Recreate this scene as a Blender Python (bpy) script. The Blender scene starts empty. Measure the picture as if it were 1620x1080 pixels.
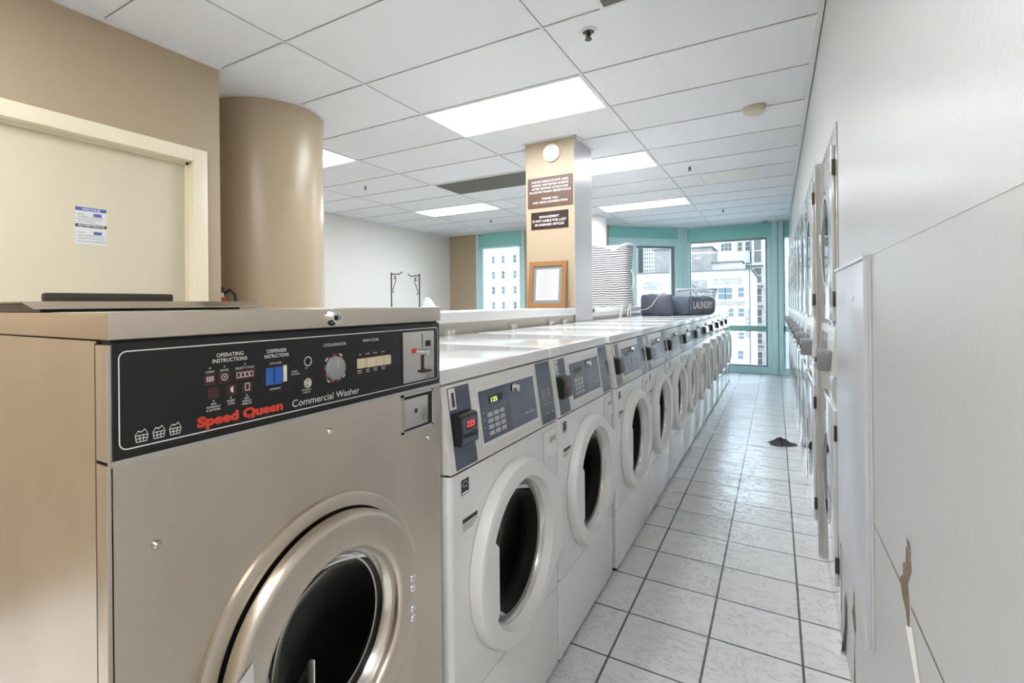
import bpy, bmesh, math, random
from math import sin, cos, pi, radians
from mathutils import Vector, Matrix

random.seed(7)
C = bpy.context.scene.collection
S = bpy.context.scene

# ------------------------------------------------------------------ camera
cam_d = bpy.data.cameras.new('camera')
cam = bpy.data.objects.new('camera', cam_d)
C.objects.link(cam)
cam_d.sensor_width = 36.0
cam_d.lens = 793.91 / 1620 * 36
cam_d.shift_x = (810 - 741.58) / 1620
cam_d.shift_y = -(540 - 480.87) / 1620
cam_d.clip_start = 0.02
cam_d.clip_end = 600
cam.matrix_world = (Matrix.Translation((0, 0, 1.30373)) @ Matrix.Rotation(0.54884, 4, 'Z')
                    @ Matrix.Rotation(pi / 2, 4, 'X') @ Matrix.Rotation(-0.00974, 4, 'Z'))
S.camera = cam

# ------------------------------------------------------------------ world, sun, exposure
W = bpy.data.worlds.new('overcast_sky')
S.world = W
W.use_nodes = True
wn = W.node_tree
wn.nodes.clear()
w_out = wn.nodes.new('ShaderNodeOutputWorld')
w_bg = wn.nodes.new('ShaderNodeBackground')
w_tc = wn.nodes.new('ShaderNodeTexCoord')
w_sep = wn.nodes.new('ShaderNodeSeparateXYZ')
w_ramp = wn.nodes.new('ShaderNodeValToRGB')
w_ramp.color_ramp.elements[0].position = 0.0
w_ramp.color_ramp.elements[0].color = (0.80, 0.90, 1.0, 1)
w_ramp.color_ramp.elements[1].position = 0.8
w_ramp.color_ramp.elements[1].color = (0.50, 0.72, 1.0, 1)
wn.links.new(w_tc.outputs['Generated'], w_sep.inputs[0])
wn.links.new(w_sep.outputs['Z'], w_ramp.inputs[0])
wn.links.new(w_ramp.outputs[0], w_bg.inputs[0])
wn.links.new(w_bg.outputs[0], w_out.inputs[0])
w_bg.inputs[1].default_value = 5.6

sun_d = bpy.data.lights.new('sun', 'SUN')
sun_d.energy = 0.8
sun_d.angle = radians(8)
sun_d.color = (1.0, 0.97, 0.92)
sun = bpy.data.objects.new('sun', sun_d)
C.objects.link(sun)
sun.rotation_euler = (radians(48), 0, radians(-18))     # from behind the building, onto the facades opposite

LAMP = 15.0                                               # strength of the ceiling light diffusers
vs = S.view_settings
vs.view_transform = 'Standard'
vs.look = 'None'
vs.gamma = 1
vs.use_curve_mapping = False
vs.exposure = 0.50

# ------------------------------------------------------------------ materials
def lin(h):
    h = h.lstrip('#')
    o = []
    for i in (0, 2, 4):
        c = int(h[i:i+2], 16) / 255
        o.append(c / 12.92 if c <= .04045 else ((c + .055) / 1.055) ** 2.4)
    return (*o, 1)

def mat(name, col, rough=.5, metal=0, coat=0, bump=0, bscale=60, var=0, vscale=3, emit=0, spec=.5,
        stretch=(1, 1, 1), rvar=0):
    m = bpy.data.materials.new(name)
    m.use_nodes = True
    t = m.node_tree
    b = t.nodes['Principled BSDF']
    c = lin(col) if isinstance(col, str) else (*col, 1)
    b.inputs['Base Color'].default_value = c
    b.inputs['Roughness'].default_value = rough
    b.inputs['Metallic'].default_value = metal
    b.inputs['Specular IOR Level'].default_value = spec
    if coat:
        b.inputs['Coat Weight'].default_value = coat
        b.inputs['Coat Roughness'].default_value = .06
    if emit:
        b.inputs['Emission Color'].default_value = c
        b.inputs['Emission Strength'].default_value = emit
    tc = mp = None
    if bump or var or rvar:
        tc = t.nodes.new('ShaderNodeTexCoord')
        mp = t.nodes.new('ShaderNodeMapping')
        mp.inputs['Scale'].default_value = stretch
        t.links.new(tc.outputs['Object'], mp.inputs[0])
    if bump:
        n = t.nodes.new('ShaderNodeTexNoise')
        n.inputs['Scale'].default_value = bscale
        n.inputs['Detail'].default_value = 4
        bp = t.nodes.new('ShaderNodeBump')
        bp.inputs['Strength'].default_value = bump
        bp.inputs['Distance'].default_value = .01
        t.links.new(mp.outputs[0], n.inputs['Vector'])
        t.links.new(n.outputs[0], bp.inputs['Height'])
        t.links.new(bp.outputs[0], b.inputs['Normal'])
    if var or rvar:
        n = t.nodes.new('ShaderNodeTexNoise')
        n.inputs['Scale'].default_value = vscale
        n.inputs['Detail'].default_value = 5
        t.links.new(mp.outputs[0], n.inputs['Vector'])
        if var:
            mx = t.nodes.new('ShaderNodeMix')
            mx.data_type = 'RGBA'
            mx.inputs[6].default_value = tuple(x * (1 - var) for x in c[:3]) + (1,)
            mx.inputs[7].default_value = tuple(min(1, x * (1 + var)) for x in c[:3]) + (1,)
            t.links.new(n.outputs[0], mx.inputs[0])
            t.links.new(mx.outputs[2], b.inputs['Base Color'])
        if rvar:
            mr = t.nodes.new('ShaderNodeMapRange')
            mr.inputs[1].default_value = .3
            mr.inputs[2].default_value = .7
            mr.inputs[3].default_value = max(0.02, rough - rvar)
            mr.inputs[4].default_value = rough + rvar
            t.links.new(n.outputs[0], mr.inputs[0])
            t.links.new(mr.outputs[0], b.inputs['Roughness'])
    return m

def glass_mat(name, tint, gloss, rough=.02):
    m = bpy.data.materials.new(name)
    m.use_nodes = True
    t = m.node_tree
    t.nodes.clear()
    o = t.nodes.new('ShaderNodeOutputMaterial')
    tr = t.nodes.new('ShaderNodeBsdfTransparent')
    gl = t.nodes.new('ShaderNodeBsdfGlossy')
    lw = t.nodes.new('ShaderNodeFresnel')
    lw.inputs[0].default_value = gloss
    mx = t.nodes.new('ShaderNodeMixShader')
    tr.inputs[0].default_value = (*tint, 1)
    gl.inputs['Roughness'].default_value = rough
    t.links.new(lw.outputs[0], mx.inputs[0])
    t.links.new(tr.outputs[0], mx.inputs[1])
    t.links.new(gl.outputs[0], mx.inputs[2])
    t.links.new(mx.outputs[0], o.inputs[0])
    return m

def tile_mat(name, w, h, ox, oy, mortar, c_tile, c_joint, rough, cleft=0, speck=0):
    m = bpy.data.materials.new(name)
    m.use_nodes = True
    t = m.node_tree
    b = t.nodes['Principled BSDF']
    L = t.links.new
    tc = t.nodes.new('ShaderNodeTexCoord')
    mp = t.nodes.new('ShaderNodeMapping')
    mp.inputs['Location'].default_value = (-ox, -oy, 0)
    br = t.nodes.new('ShaderNodeTexBrick')
    br.offset = 0
    br.inputs['Scale'].default_value = 1
    br.inputs['Brick Width'].default_value = w
    br.inputs['Row Height'].default_value = h
    br.inputs['Mortar Size'].default_value = mortar
    br.inputs['Mortar Smooth'].default_value = .2
    a = lin(c_tile)
    br.inputs['Color1'].default_value = a
    br.inputs['Color2'].default_value = tuple(x * .93 for x in a[:3]) + (1,)
    br.inputs['Mortar'].default_value = lin(c_joint)
    L(tc.outputs['Object'], mp.inputs[0])
    L(mp.outputs[0], br.inputs['Vector'])
    inv = t.nodes.new('ShaderNodeMath')
    inv.operation = 'SUBTRACT'
    inv.inputs[0].default_value = 1
    L(br.outputs['Fac'], inv.inputs[1])
    b1 = t.nodes.new('ShaderNodeBump')
    b1.inputs['Strength'].default_value = .6
    b1.inputs['Distance'].default_value = .003
    L(inv.outputs[0], b1.inputs['Height'])
    col = br.outputs['Color']
    if cleft:
        mp2 = t.nodes.new('ShaderNodeMapping')
        mp2.inputs['Scale'].default_value = (1, 1.7, 1)
        L(tc.outputs['Object'], mp2.inputs[0])
        n = t.nodes.new('ShaderNodeTexNoise')
        n.inputs['Scale'].default_value = 5
        n.inputs['Detail'].default_value = 7
        n.inputs['Roughness'].default_value = .62
        n.inputs['Distortion'].default_value = .7
        L(mp2.outputs[0], n.inputs['Vector'])
        rp = t.nodes.new('ShaderNodeValToRGB')              # terraces: the cleft face of slate-look tile
        cr = rp.color_ramp
        cr.elements[0].position = .36
        cr.elements[0].color = (0, 0, 0, 1)
        cr.elements[1].position = .395
        cr.elements[1].color = (.4, .4, .4, 1)
        for p, v in ((.47, .42), (.485, .7), (.6, .72), (.615, 1)):
            e = cr.elements.new(p)
            e.color = (v, v, v, 1)
        L(n.outputs[0], rp.inputs[0])
        b2 = t.nodes.new('ShaderNodeBump')
        b2.inputs['Strength'].default_value = cleft
        b2.inputs['Distance'].default_value = .007
        L(rp.outputs[0], b2.inputs['Height'])
        L(b1.outputs[0], b2.inputs['Normal'])
        n3 = t.nodes.new('ShaderNodeTexNoise')
        n3.inputs['Scale'].default_value = 2.2
        n3.inputs['Detail'].default_value = 3
        L(tc.outputs['Object'], n3.inputs['Vector'])
        mr = t.nodes.new('ShaderNodeMapRange')
        mr.inputs[3].default_value = rough - .08
        mr.inputs[4].default_value = rough + .12
        L(n3.outputs[0], mr.inputs[0])
        L(mr.outputs[0], b.inputs['Roughness'])
        L(b2.outputs[0], b.inputs['Normal'])
    else:
        n = t.nodes.new('ShaderNodeTexNoise')
        n.inputs['Scale'].default_value = 260
        L(tc.outputs['Object'], n.inputs['Vector'])
        b2 = t.nodes.new('ShaderNodeBump')
        b2.inputs['Strength'].default_value = speck
        b2.inputs['Distance'].default_value = .004
        L(n.outputs[0], b2.inputs['Height'])
        L(b1.outputs[0], b2.inputs['Normal'])
        L(b2.outputs[0], b.inputs['Normal'])
        b.inputs['Roughness'].default_value = rough
    L(col, b.inputs['Base Color'])
    return m

def stripe_mat(name, c1, c2, period, duty=.5):
    m = bpy.data.materials.new(name)
    m.use_nodes = True
    t = m.node_tree
    b = t.nodes['Principled BSDF']
    L = t.links.new
    tc = t.nodes.new('ShaderNodeTexCoord')
    sp = t.nodes.new('ShaderNodeSeparateXYZ')
    n = t.nodes.new('ShaderNodeTexNoise')
    n.inputs['Scale'].default_value = 6
    L(tc.outputs['Object'], n.inputs['Vector'])
    L(tc.outputs['Object'], sp.inputs[0])
    ml = t.nodes.new('ShaderNodeMath')
    ml.operation = 'MULTIPLY_ADD'
    ml.inputs[1].default_value = .035
    L(n.outputs[0], ml.inputs[0])
    L(sp.outputs['Z'], ml.inputs[2])
    dv = t.nodes.new('ShaderNodeMath')
    dv.operation = 'DIVIDE'
    dv.inputs[1].default_value = period
    L(ml.outputs[0], dv.inputs[0])
    fr = t.nodes.new('ShaderNodeMath')
    fr.operation = 'FRACT'
    L(dv.outputs[0], fr.inputs[0])
    gt = t.nodes.new('ShaderNodeMath')
    gt.operation = 'GREATER_THAN'
    gt.inputs[1].default_value = duty
    L(fr.outputs[0], gt.inputs[0])
    mx = t.nodes.new('ShaderNodeMix')
    mx.data_type = 'RGBA'
    mx.inputs[6].default_value = lin(c1)
    mx.inputs[7].default_value = lin(c2)
    L(gt.outputs[0], mx.inputs[0])
    L(mx.outputs[2], b.inputs['Base Color'])
    b.inputs['Roughness'].default_value = .9
    return m

def brick_mat(name, c1, c2, cm, scale=1.0):
    m = bpy.data.materials.new(name)
    m.use_nodes = True
    t = m.node_tree
    b = t.nodes['Principled BSDF']
    L = t.links.new
    tc = t.nodes.new('ShaderNodeTexCoord')
    sp = t.nodes.new('ShaderNodeSeparateXYZ')
    cb = t.nodes.new('ShaderNodeCombineXYZ')
    ad = t.nodes.new('ShaderNodeMath')
    L(tc.outputs['Object'], sp.inputs[0])
    L(sp.outputs['X'], ad.inputs[0])
    L(sp.outputs['Y'], ad.inputs[1])
    L(ad.outputs[0], cb.inputs[0])
    L(sp.outputs['Z'], cb.inputs[1])
    br = t.nodes.new('ShaderNodeTexBrick')
    br.inputs['Scale'].default_value = scale
    br.inputs['Color1'].default_value = lin(c1)
    br.inputs['Color2'].default_value = lin(c2)
    br.inputs['Mortar'].default_value = lin(cm)
    br.inputs['Brick Width'].default_value = .5
    br.inputs['Row Height'].default_value = .2
    br.inputs['Mortar Size'].default_value = .02
    L(cb.outputs[0], br.inputs['Vector'])
    n = t.nodes.new('ShaderNodeTexNoise')
    n.inputs['Scale'].default_value = 1.3
    n.inputs['Detail'].default_value = 6
    L(tc.outputs['Object'], n.inputs['Vector'])
    mx = t.nodes.new('ShaderNodeMix')
    mx.data_type = 'RGBA'
    mx.blend_type = 'MULTIPLY'
    mx.inputs[0].default_value = .35
    L(br.outputs[0], mx.inputs[6])
    L(n.outputs[0], mx.inputs[7])
    L(mx.outputs[2], b.inputs['Base Color'])
    b.inputs['Roughness'].default_value = .9
    return m

M = {}
M['tan'] = mat('tan_wall_paint', '#ae9c83', .42, var=.02, vscale=1.5, bump=.04, bscale=220)
M['col'] = mat('tan_column_paint', '#b3a187', .30, bump=.03, bscale=160)
M['offwhite'] = mat('offwhite_wall_paint', '#dcdad4', .5, bump=.04, bscale=200)
M['pillar_side'] = mat('pale_pillar_paint', '#bcbcbc', .35, bump=.03, bscale=200)
M['rwall'] = mat('glossy_grey_wall_paint', '#c0bebb', .36, bump=.07, bscale=60)
M['panel'] = mat('access_panel_paint', '#c6c5c8', .26, bump=.03, bscale=60)
M['cream'] = mat('cream_door_paint', '#cdc3ab', .45, bump=.02, bscale=90)
M['cream2'] = mat('cream_frame_paint', '#e6dcc2', .35)
M['ledge'] = mat('white_ledge_laminate', '#e6e6e4', .25)
M['half'] = mat('greige_half_wall_paint', '#b9b2a6', .5)
M['white'] = mat('white_enamel', '#eae9e7', .17, coat=.5)
M['white2'] = mat('white_plastic', '#e8e6e3', .32)
M['console'] = mat('pale_grey_console', '#dddbd6', .28, coat=.2)
M['blue'] = mat('slate_blue_overlay', '#4a5468', .22, coat=.3)
M['blue2'] = mat('slate_overlay_light', '#59647a', .22, coat=.3)
M['key'] = mat('keypad_grey', '#b4b8bd', .4)
M['black'] = mat('black_plastic', '#141416', .28)
M['blackpanel'] = mat('black_panel', '#0e0e10', .35)
M['rubber'] = mat('dark_rubber', '#1c1c1e', .6)
M['steel'] = mat('stainless_steel', (.67, .60, .515), .29, metal=1, vscale=4, bump=.012,
                 bscale=30, stretch=(1, 1, .6), var=.2)
M['steel2'] = mat('bright_steel', (.62, .60, .57), .2, metal=1)
M['chrome'] = mat('chrome', (.8, .8, .8), .08, metal=1)
M['drum'] = mat('drum_steel', (.10, .10, .10), .35, metal=1)
M['darkmetal'] = mat('dark_metal', '#4c4740', .4, metal=.7)
M['dglass'] = glass_mat('washer_door_glass', (.30, .31, .30), 1.13)
M['lens'] = glass_mat('clear_lens', (.8, .8, .8), 1.3)
M['pane'] = glass_mat('window_glass', (.93, .96, .95), 1.3)
M['teal'] = mat('teal_window_paint', '#8fcdc6', .35)
M['teal2'] = mat('pale_teal_frame', '#c4e3e5', .35)
M['teald'] = mat('grey_teal_rail', '#84aaa5', .4)
M['greyframe'] = mat('grey_sash_metal', '#8d9295', .35, metal=.4)
M['floor'] = tile_mat('slate_look_floor_tile', .305, .305, -.5372 + .305*20*0, 1.8407 - .305*6*0, .0045, '#dedddb', '#5e605f', .22, cleft=1.0)
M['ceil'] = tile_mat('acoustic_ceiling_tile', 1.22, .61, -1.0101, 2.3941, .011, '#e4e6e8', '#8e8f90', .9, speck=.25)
M['ceilbar'] = mat('white_ceiling_bar', '#dcdddd', .5)
M['lamp'] = mat('light_diffuser', (.93, .965, 1.0), .6, emit=LAMP)
M['fill_lamp'] = mat('fill_panel_diffuser', (.95, .97, 1.0), .6, emit=LAMP*.55)  # only for the unseen fill panel added above the camera
M['grille'] = mat('grey_vent_filter', '#6f7069', .8, var=.45, vscale=40, stretch=(1, 8, 1))
M['brown'] = mat('brown_sign', '#5a4034', .4)
M['dbrown'] = mat('dark_brown_sign', '#30211c', .35)
M['ink'] = mat('white_ink', '#e9e7e2', .5)
M['kink'] = mat('black_ink', '#26262a', .5)
M['red'] = mat('red_ink', '#d8402c', .45)
M['redglow'] = mat('red_led', (1, .05, .04), .5, emit=1.4)
M['redled_dim'] = mat('red_led_dim', '#7c3238', .3, coat=.5)
M['greenglow'] = mat('yellow_green_led', (.65, .95, .25), .5, emit=1.2)
M['nblue'] = mat('notice_blue', '#4a60a8', .5)
M['detblue'] = mat('detergent_blue', '#2e62b4', .35)
M['dark_red'] = mat('icon_maroon', '#452423', .5)
M['button'] = mat('ivory_button', '#d8ccac', .35)
M['dial'] = mat('grey_dial', '#9c9fa0', .35, metal=.3)
M['paper'] = mat('paper', '#d4d5d3', .8)
M['oak'] = mat('oak_wood', '#93683f', .4, var=.18, vscale=18, stretch=(1, 1, .12))
M['mattegrey'] = mat('grey_mat_board', '#7d8583', .8)
M['seal'] = mat('grey_door_seal', '#7a7d7c', .3)
M['det'] = mat('aged_detector_plastic', '#c9c0ab', .45)
M['ringred'] = mat('dial_ring_maroon', '#9a5048', .5)
M['iron'] = mat('dark_wrought_iron', '#43464a', .5, metal=.3)
M['sheer'] = mat('sheer_white_cloth', '#e6e8ec', .9)
M['stripe'] = stripe_mat('striped_canvas', '#e2e2e0', '#4a4c50', .0245, .5)
M['rim'] = mat('white_canvas_rim', '#eceae6', .9)
M['bagdark'] = mat('slate_purple_nylon', '#5c5e6e', .55, var=.15, vscale=9, bump=.35, bscale=14)
M['baggrey'] = mat('grey_blue_canvas', '#6a7584', .8, var=.12, vscale=9, bump=.3, bscale=12)
M['cord'] = mat('white_cord', '#dcdcdc', .6)
M['basket'] = mat('grey_basket_plastic', '#b3b9bd', .4)
M['dryer'] = mat('dryer_enamel', '#cfccca', .10, coat=.7)
M['dryerside'] = mat('dryer_side_panel', '#b3b0ac', .3)
M['coin'] = mat('grey_coin_box', '#8c8d92', .35, metal=.5)
M['fired'] = mat('extinguisher_red', '#b0231c', .25, coat=.4)
M['torn'] = mat('torn_drywall', '#7c6d58', .95, var=.45, vscale=30, bump=.8, bscale=60)
M['tornpaper'] = mat('torn_drywall_paper', '#e4e0d8', .9)
M['lint'] = mat('grey_lint', '#4a4c52', 1)
M['bldwhite'] = brick_mat('white_painted_brick', '#aaa8a6', '#9c9a98', '#85837f', 1.0)
M['bldcream'] = brick_mat('cream_brick', '#a8a19c', '#958c86', '#b3aeaa', .7)
M['bldgrey'] = brick_mat('grey_brick', '#7d7874', '#6b6662', '#938e8a', 1.2)
M['bldpale'] = mat('pale_facade', '#a3a3a6', .9)
M['bldblue'] = mat('blue_grey_glass_tower', '#8fa3bb', .2)
M['winframe'] = mat('white_window_trim', '#9c9c9a', .6)
M['wdark'] = mat('dark_window_glass', '#2c353c', .5)
M['wmid'] = mat('grey_window_glass', '#3c4952', .5)
M['wshut'] = mat('grey_boarded_opening', '#4a4744', .7)
M['roofdark'] = mat('dark_coping', '#4a4846', .8)
M['street'] = mat('grey_street', '#a5a5a5', .9)

# ------------------------------------------------------------------ mesh builder
_fonts = {}
def glyphs(txt, align='LEFT', bold=0.0, space=1.0):
    key = (txt, align, bold, space)
    if key in _fonts:
        return _fonts[key]
    cu = bpy.data.curves.new('t', 'FONT')
    cu.body = txt
    cu.align_x = align
    cu.size = 1
    cu.offset = bold
    cu.space_character = space
    cu.resolution_u = 3
    ob = bpy.data.objects.new('t', cu)
    C.objects.link(ob)
    dg = bpy.context.evaluated_depsgraph_get()
    me = bpy.data.meshes.new_from_object(ob.evaluated_get(dg))
    vs_ = [v.co.copy() for v in me.vertices]
    fs_ = [tuple(p.vertices) for p in me.polygons]
    bpy.data.meshes.remove(me)
    bpy.data.objects.remove(ob)
    bpy.data.curves.remove(cu)
    _fonts[key] = (vs_, fs_)
    return _fonts[key]

class MB:
    def __init__(self, m=None):
        self.v, self.f, self.mi, self.sm, self.mats = [], [], [], [], []
        self.cur = 0
        if m: self.mat(m)
    def mat(self, m):
        m = M[m] if isinstance(m, str) else m
        if m not in self.mats: self.mats.append(m)
        self.cur = self.mats.index(m)
        return self
    def add(self, vs_, fs_, smooth=False):
        o = len(self.v)
        self.v += [tuple(v) for v in vs_]
        for f in fs_:
            self.f.append(tuple(i + o for i in f))
            self.mi.append(self.cur)
            self.sm.append(smooth)
        return self
    def box(self, x0, x1, y0, y1, z0, z1, bev=0, seg=2):
        x0, x1 = sorted((x0, x1)); y0, y1 = sorted((y0, y1)); z0, z1 = sorted((z0, z1))
        V = [(x0,y0,z0),(x1,y0,z0),(x1,y1,z0),(x0,y1,z0),(x0,y0,z1),(x1,y0,z1),(x1,y1,z1),(x0,y1,z1)]
        F = [(0,3,2,1),(4,5,6,7),(0,1,5,4),(1,2,6,5),(2,3,7,6),(3,0,4,7)]
        if not bev: return self.add(V, F)
        return self.bevelled(V, F, bev, seg)
    def bevelled(self, V, F, bev, seg=2):
        bm = bmesh.new()
        vv = [bm.verts.new(p) for p in V]
        for f in F: bm.faces.new([vv[i] for i in f])
        rs = bmesh.ops.bevel(bm, geom=list(bm.edges), offset=bev, segments=seg, affect='EDGES', profile=.6)
        bm.verts.index_update()
        rounded = set(rs['faces'])
        o = len(self.v)
        self.v += [v.co[:] for v in bm.verts]
        for f in bm.faces:
            self.f.append(tuple(v.index + o for v in f.verts))
            self.mi.append(self.cur)
            self.sm.append(f in rounded)
        bm.free()
        return self
    def prism(self, pts, axis, a, b, bev=0, seg=2):
        # pts: 2-D outline; axis the extrusion axis ('x': pts are (y,z), 'y': (x,z), 'z': (x,y))
        def P(p, t): return {'x': (t, p[0], p[1]), 'y': (p[0], t, p[1]), 'z': (p[0], p[1], t)}[axis]
        n = len(pts)
        V = [P(p, a) for p in pts] + [P(p, b) for p in pts]
        F = [tuple(range(n))[::-1], tuple(range(n, 2*n))] + [(i, (i+1) % n, n+(i+1) % n, n+i) for i in range(n)]
        if bev: return self.bevelled(V, F, bev, seg)
        return self.add(V, F)
    def lathe(self, prof, c, axis='x', n=48, rfun=None, close=False, smooth=True):
        # prof: list of (t along the axis, radius); c: centre (t=0)
        V, F = [], []
        for k, (t, r) in enumerate(prof):
            for i in range(n):
                th = 2*pi*i/n
                rr = rfun(k, th) if rfun and rfun(k, th) is not None else r
                a, b = rr*cos(th), rr*sin(th)
                V.append({'x': (c[0]+t, c[1]+a, c[2]+b), 'y': (c[0]+a, c[1]+t, c[2]+b), 'z': (c[0]+a, c[1]+b, c[2]+t)}[axis])
        for k in range(len(prof)-1):
            for i in range(n):
                j = (i+1) % n
                F.append((k*n+i, k*n+j, (k+1)*n+j, (k+1)*n+i))
        return self.add(V, F, smooth)
    def disc(self, c, r, axis='x', n=32, t=0, rin=None):
        V = [];
        for i in range(n):
            a, b = r*cos(2*pi*i/n), r*sin(2*pi*i/n)
            V.append({'x': (c[0]+t, c[1]+a, c[2]+b), 'y': (c[0]+a, c[1]+t, c[2]+b), 'z': (c[0]+a, c[1]+b, c[2]+t)}[axis])
        return self.add(V, [tuple(range(n))])
    def cyl(self, p0, p1, r, n=16, r1=None):
        return self.tube([p0, p1], r, n, r1=r1)
    def tube(self, pts, r, n=8, r1=None, closed=False):
        pts = [Vector(p) for p in pts]
        V, F = [], []
        up = None
        for k, p in enumerate(pts):
            d = (pts[min(k+1, len(pts)-1)] - pts[max(k-1, 0)]).normalized()
            if up is None:
                up = Vector((0, 0, 1)) if abs(d.z) < .9 else Vector((1, 0, 0))
            s = d.cross(up).normalized()
            up = s.cross(d).normalized()
            rr = r if r1 is None else r + (r1-r)*k/(len(pts)-1)
            for i in range(n):
                th = 2*pi*i/n
                V.append(p + s*rr*cos(th) + up*rr*sin(th))
        for k in range(len(pts)-1):
            for i in range(n):
                j = (i+1) % n
                F.append((k*n+i, k*n+j, (k+1)*n+j, (k+1)*n+i))
        o = (len(pts)-1)*n
        F += [tuple(range(n))[::-1], tuple(range(o, o+n))]
        return self.add(V, F, True)
    def ball(self, c, r, nu=16, nv=10, sq=(1, 1, 1)):
        V, F = [], []
        for j in range(nv+1):
            ph = pi*j/nv
            for i in range(nu):
                th = 2*pi*i/nu
                V.append((c[0]+r*sq[0]*sin(ph)*cos(th), c[1]+r*sq[1]*sin(ph)*sin(th), c[2]+r*sq[2]*cos(ph)))
        for j in range(nv):
            for i in range(nu):
                k = (i+1) % nu
                F.append((j*nu+i, (j+1)*nu+i, (j+1)*nu+k, j*nu+k))
        return self.add(V, F, True)
    def text(self, s, o, h, right=(0,1,0), up=(0,0,1), align='LEFT', bold=0.0, wide=1.0, fit=None, space=1.0):
        # h: capital height; fit: width the line must fill
        vs_, fs_ = glyphs(s, align, bold, space)
        if not vs_: return self
        k = h / .73
        kx = k * wide
        if fit:
            w = max(v.x for v in vs_) - min(v.x for v in vs_)
            kx = fit / w
        R, U, O = Vector(right), Vector(up), Vector(o)
        return self.add([O + R*v.x*kx + U*v.y*k for v in vs_], fs_)
    def build(self, name, parent=None, loc=None):
        me = bpy.data.meshes.new(name)
        me.from_pydata(self.v, [], self.f)
        for m in self.mats: me.materials.append(m)
        for p, i, s in zip(me.polygons, self.mi, self.sm):
            p.material_index = i
            p.use_smooth = s
        me.update()
        if any(self.sm):
            bm = bmesh.new(); bm.from_mesh(me)
            bmesh.ops.recalc_face_normals(bm, faces=bm.faces)
            bm.to_mesh(me); bm.free()
            try: me.set_sharp_from_angle(angle=radians(38))
            except Exception: pass
        ob = bpy.data.objects.new(name, me)
        C.objects.link(ob)
        if parent: ob.parent = parent
        if loc: ob.location = loc
        return ob

def tag(o, label, cat, group=None):
    o['label'] = label
    o['category'] = cat
    if group: o['group'] = group
    return o
def thing(name, label, cat, loc=(0,0,0), group=None, rotz=0):
    o = bpy.data.objects.new(name, None)
    o.empty_display_size = .05
    C.objects.link(o)
    o.location = loc
    o.rotation_euler = (0, 0, rotz)
    return tag(o, label, cat, group)
def struct(o):
    o['kind'] = 'structure'
    return o
def dup(root, loc, label=None):
    r = root.copy(); C.objects.link(r); r.location = loc
    if label: r['label'] = label
    for ch in list(root.children):
        c = ch.copy(); C.objects.link(c); c.parent = r
        for g in list(ch.children):
            d = g.copy(); C.objects.link(d); d.parent = c
    return r

CZ = 2.7136          # ceiling height
HZ = 1.30373

# ------------------------------------------------------------------ room shell
b = MB('floor')
b.box(-6.2, 1.1, -2.8, 11.0, -.12, 0)
floor = struct(b.build('floor'))
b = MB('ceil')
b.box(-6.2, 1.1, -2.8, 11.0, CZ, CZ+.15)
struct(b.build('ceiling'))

# exposed bars of the tile grid and the edge angle at the walls
b = MB('ceilbar')
zt, zb = CZ-.0005, CZ-.006
for j in range(-3, 1):
    x = -1.0101 + 1.22*j
    b.box(x-.0075, x+.0075, 1.78 if x < -2.8 else -2.5, 10.4 if x > -2.7 else 8.77, zb, zt)
for k in range(-8, 13):
    y = 2.3941 + .61*k
    x0 = -2.8 if y < 1.77 else (-5.82 if y < 8.77 else -1.35 - max(0, 10.3-y))
    b.box(x0, .205, y-.0055, y+.0055, zb, zt)
b.box(.185, .209, -2.5, 10.44, CZ-.012, CZ-.0005)
b.box(-2.8, -2.776, -2.5, 1.77, CZ-.012, CZ-.0005)
b.box(-5.82, -5.80, 1.79, 8.77, CZ-.012, CZ-.0005)
struct(b.build('trim_1'))

# right wall: painted wall near the camera, soffit over the dryers, far end
b = MB('rwall')
b.box(.21, .45, -2.7, 2.405, 0, CZ)
b.box(.214, .45, 2.405, 8.70, 2.003, CZ)
b.box(.21, .45, 8.70, 10.62, 0, CZ)
b.box(.93, 1.0, 2.405, 8.70, 0, 2.0)
b.box(.45, 1.0, 2.35, 2.405, 0, 2.02)
b.box(.45, 1.0, 8.70, 8.75, 0, 2.02)
b.box(.45, 1.0, 2.35, 8.75, 2.003, 2.05)
wr = struct(b.build('wall_right'))
# seams, torn spot and peeling drywall paper
def blob(n, cy, cz, ry, rz, seed, jag=.25):
    rnd = random.Random(seed)
    return [(cy + ry*cos(2*pi*i/n)*(1+rnd.uniform(-jag, jag)), cz + rz*sin(2*pi*i/n)*(1+rnd.uniform(-jag, jag))) for i in range(n)]
b = MB('torn')
gash = [(1.22,.832),(1.255,.835),(1.262,.80),(1.29,.785),(1.285,.765),(1.315,.745),(1.30,.72),(1.262,.70),(1.24,.665),(1.235,.70),(1.235,.735),(1.245,.765),(1.215,.80)]
b.prism(gash, 'x', .2095, .2098)
b.prism([(1.22,.730),(1.22,.736),(1.0,.7345),(.70,.733),(.70,.7305),(1.0,.7305)], 'x', .2094, .2098)
b.prism([(1.265,.74),(1.64,.733),(1.64,.731),(1.265,.735)], 'x', .2094, .2098)
b.prism([(2.02,.43),(2.05,.43),(2.06,.31),(2.10,.26),(2.03,.22),(2.06,.06),(2.02,.02),(2.04,.20),(2.0,.26),(2.03,.33)], 'x', .2094, .2098)
b.build('torn_gash', wr)
b = MB('tornpaper')
b.add([(.209,1.215,.835),(.209,1.262,.838),(.199,1.25,.862),(.202,1.225,.858)], [(0,1,2,3)])
b.add([(.209,1.21,.70),(.209,1.14,.625),(.206,1.15,.615),(.204,1.235,.69)], [(0,1,2,3)])
b.add([(.209,2.32,.10),(.209,2.36,.0),(.196,2.30,.0),(.199,2.26,.09)], [(0,1,2,3)])
b.add([(.209,2.28,.25),(.209,2.31,.10),(.200,2.24,.10),(.203,2.25,.22)], [(0,1,2,3)])
b.build('peeling_paper', wr)
b = MB('rwall')
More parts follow.
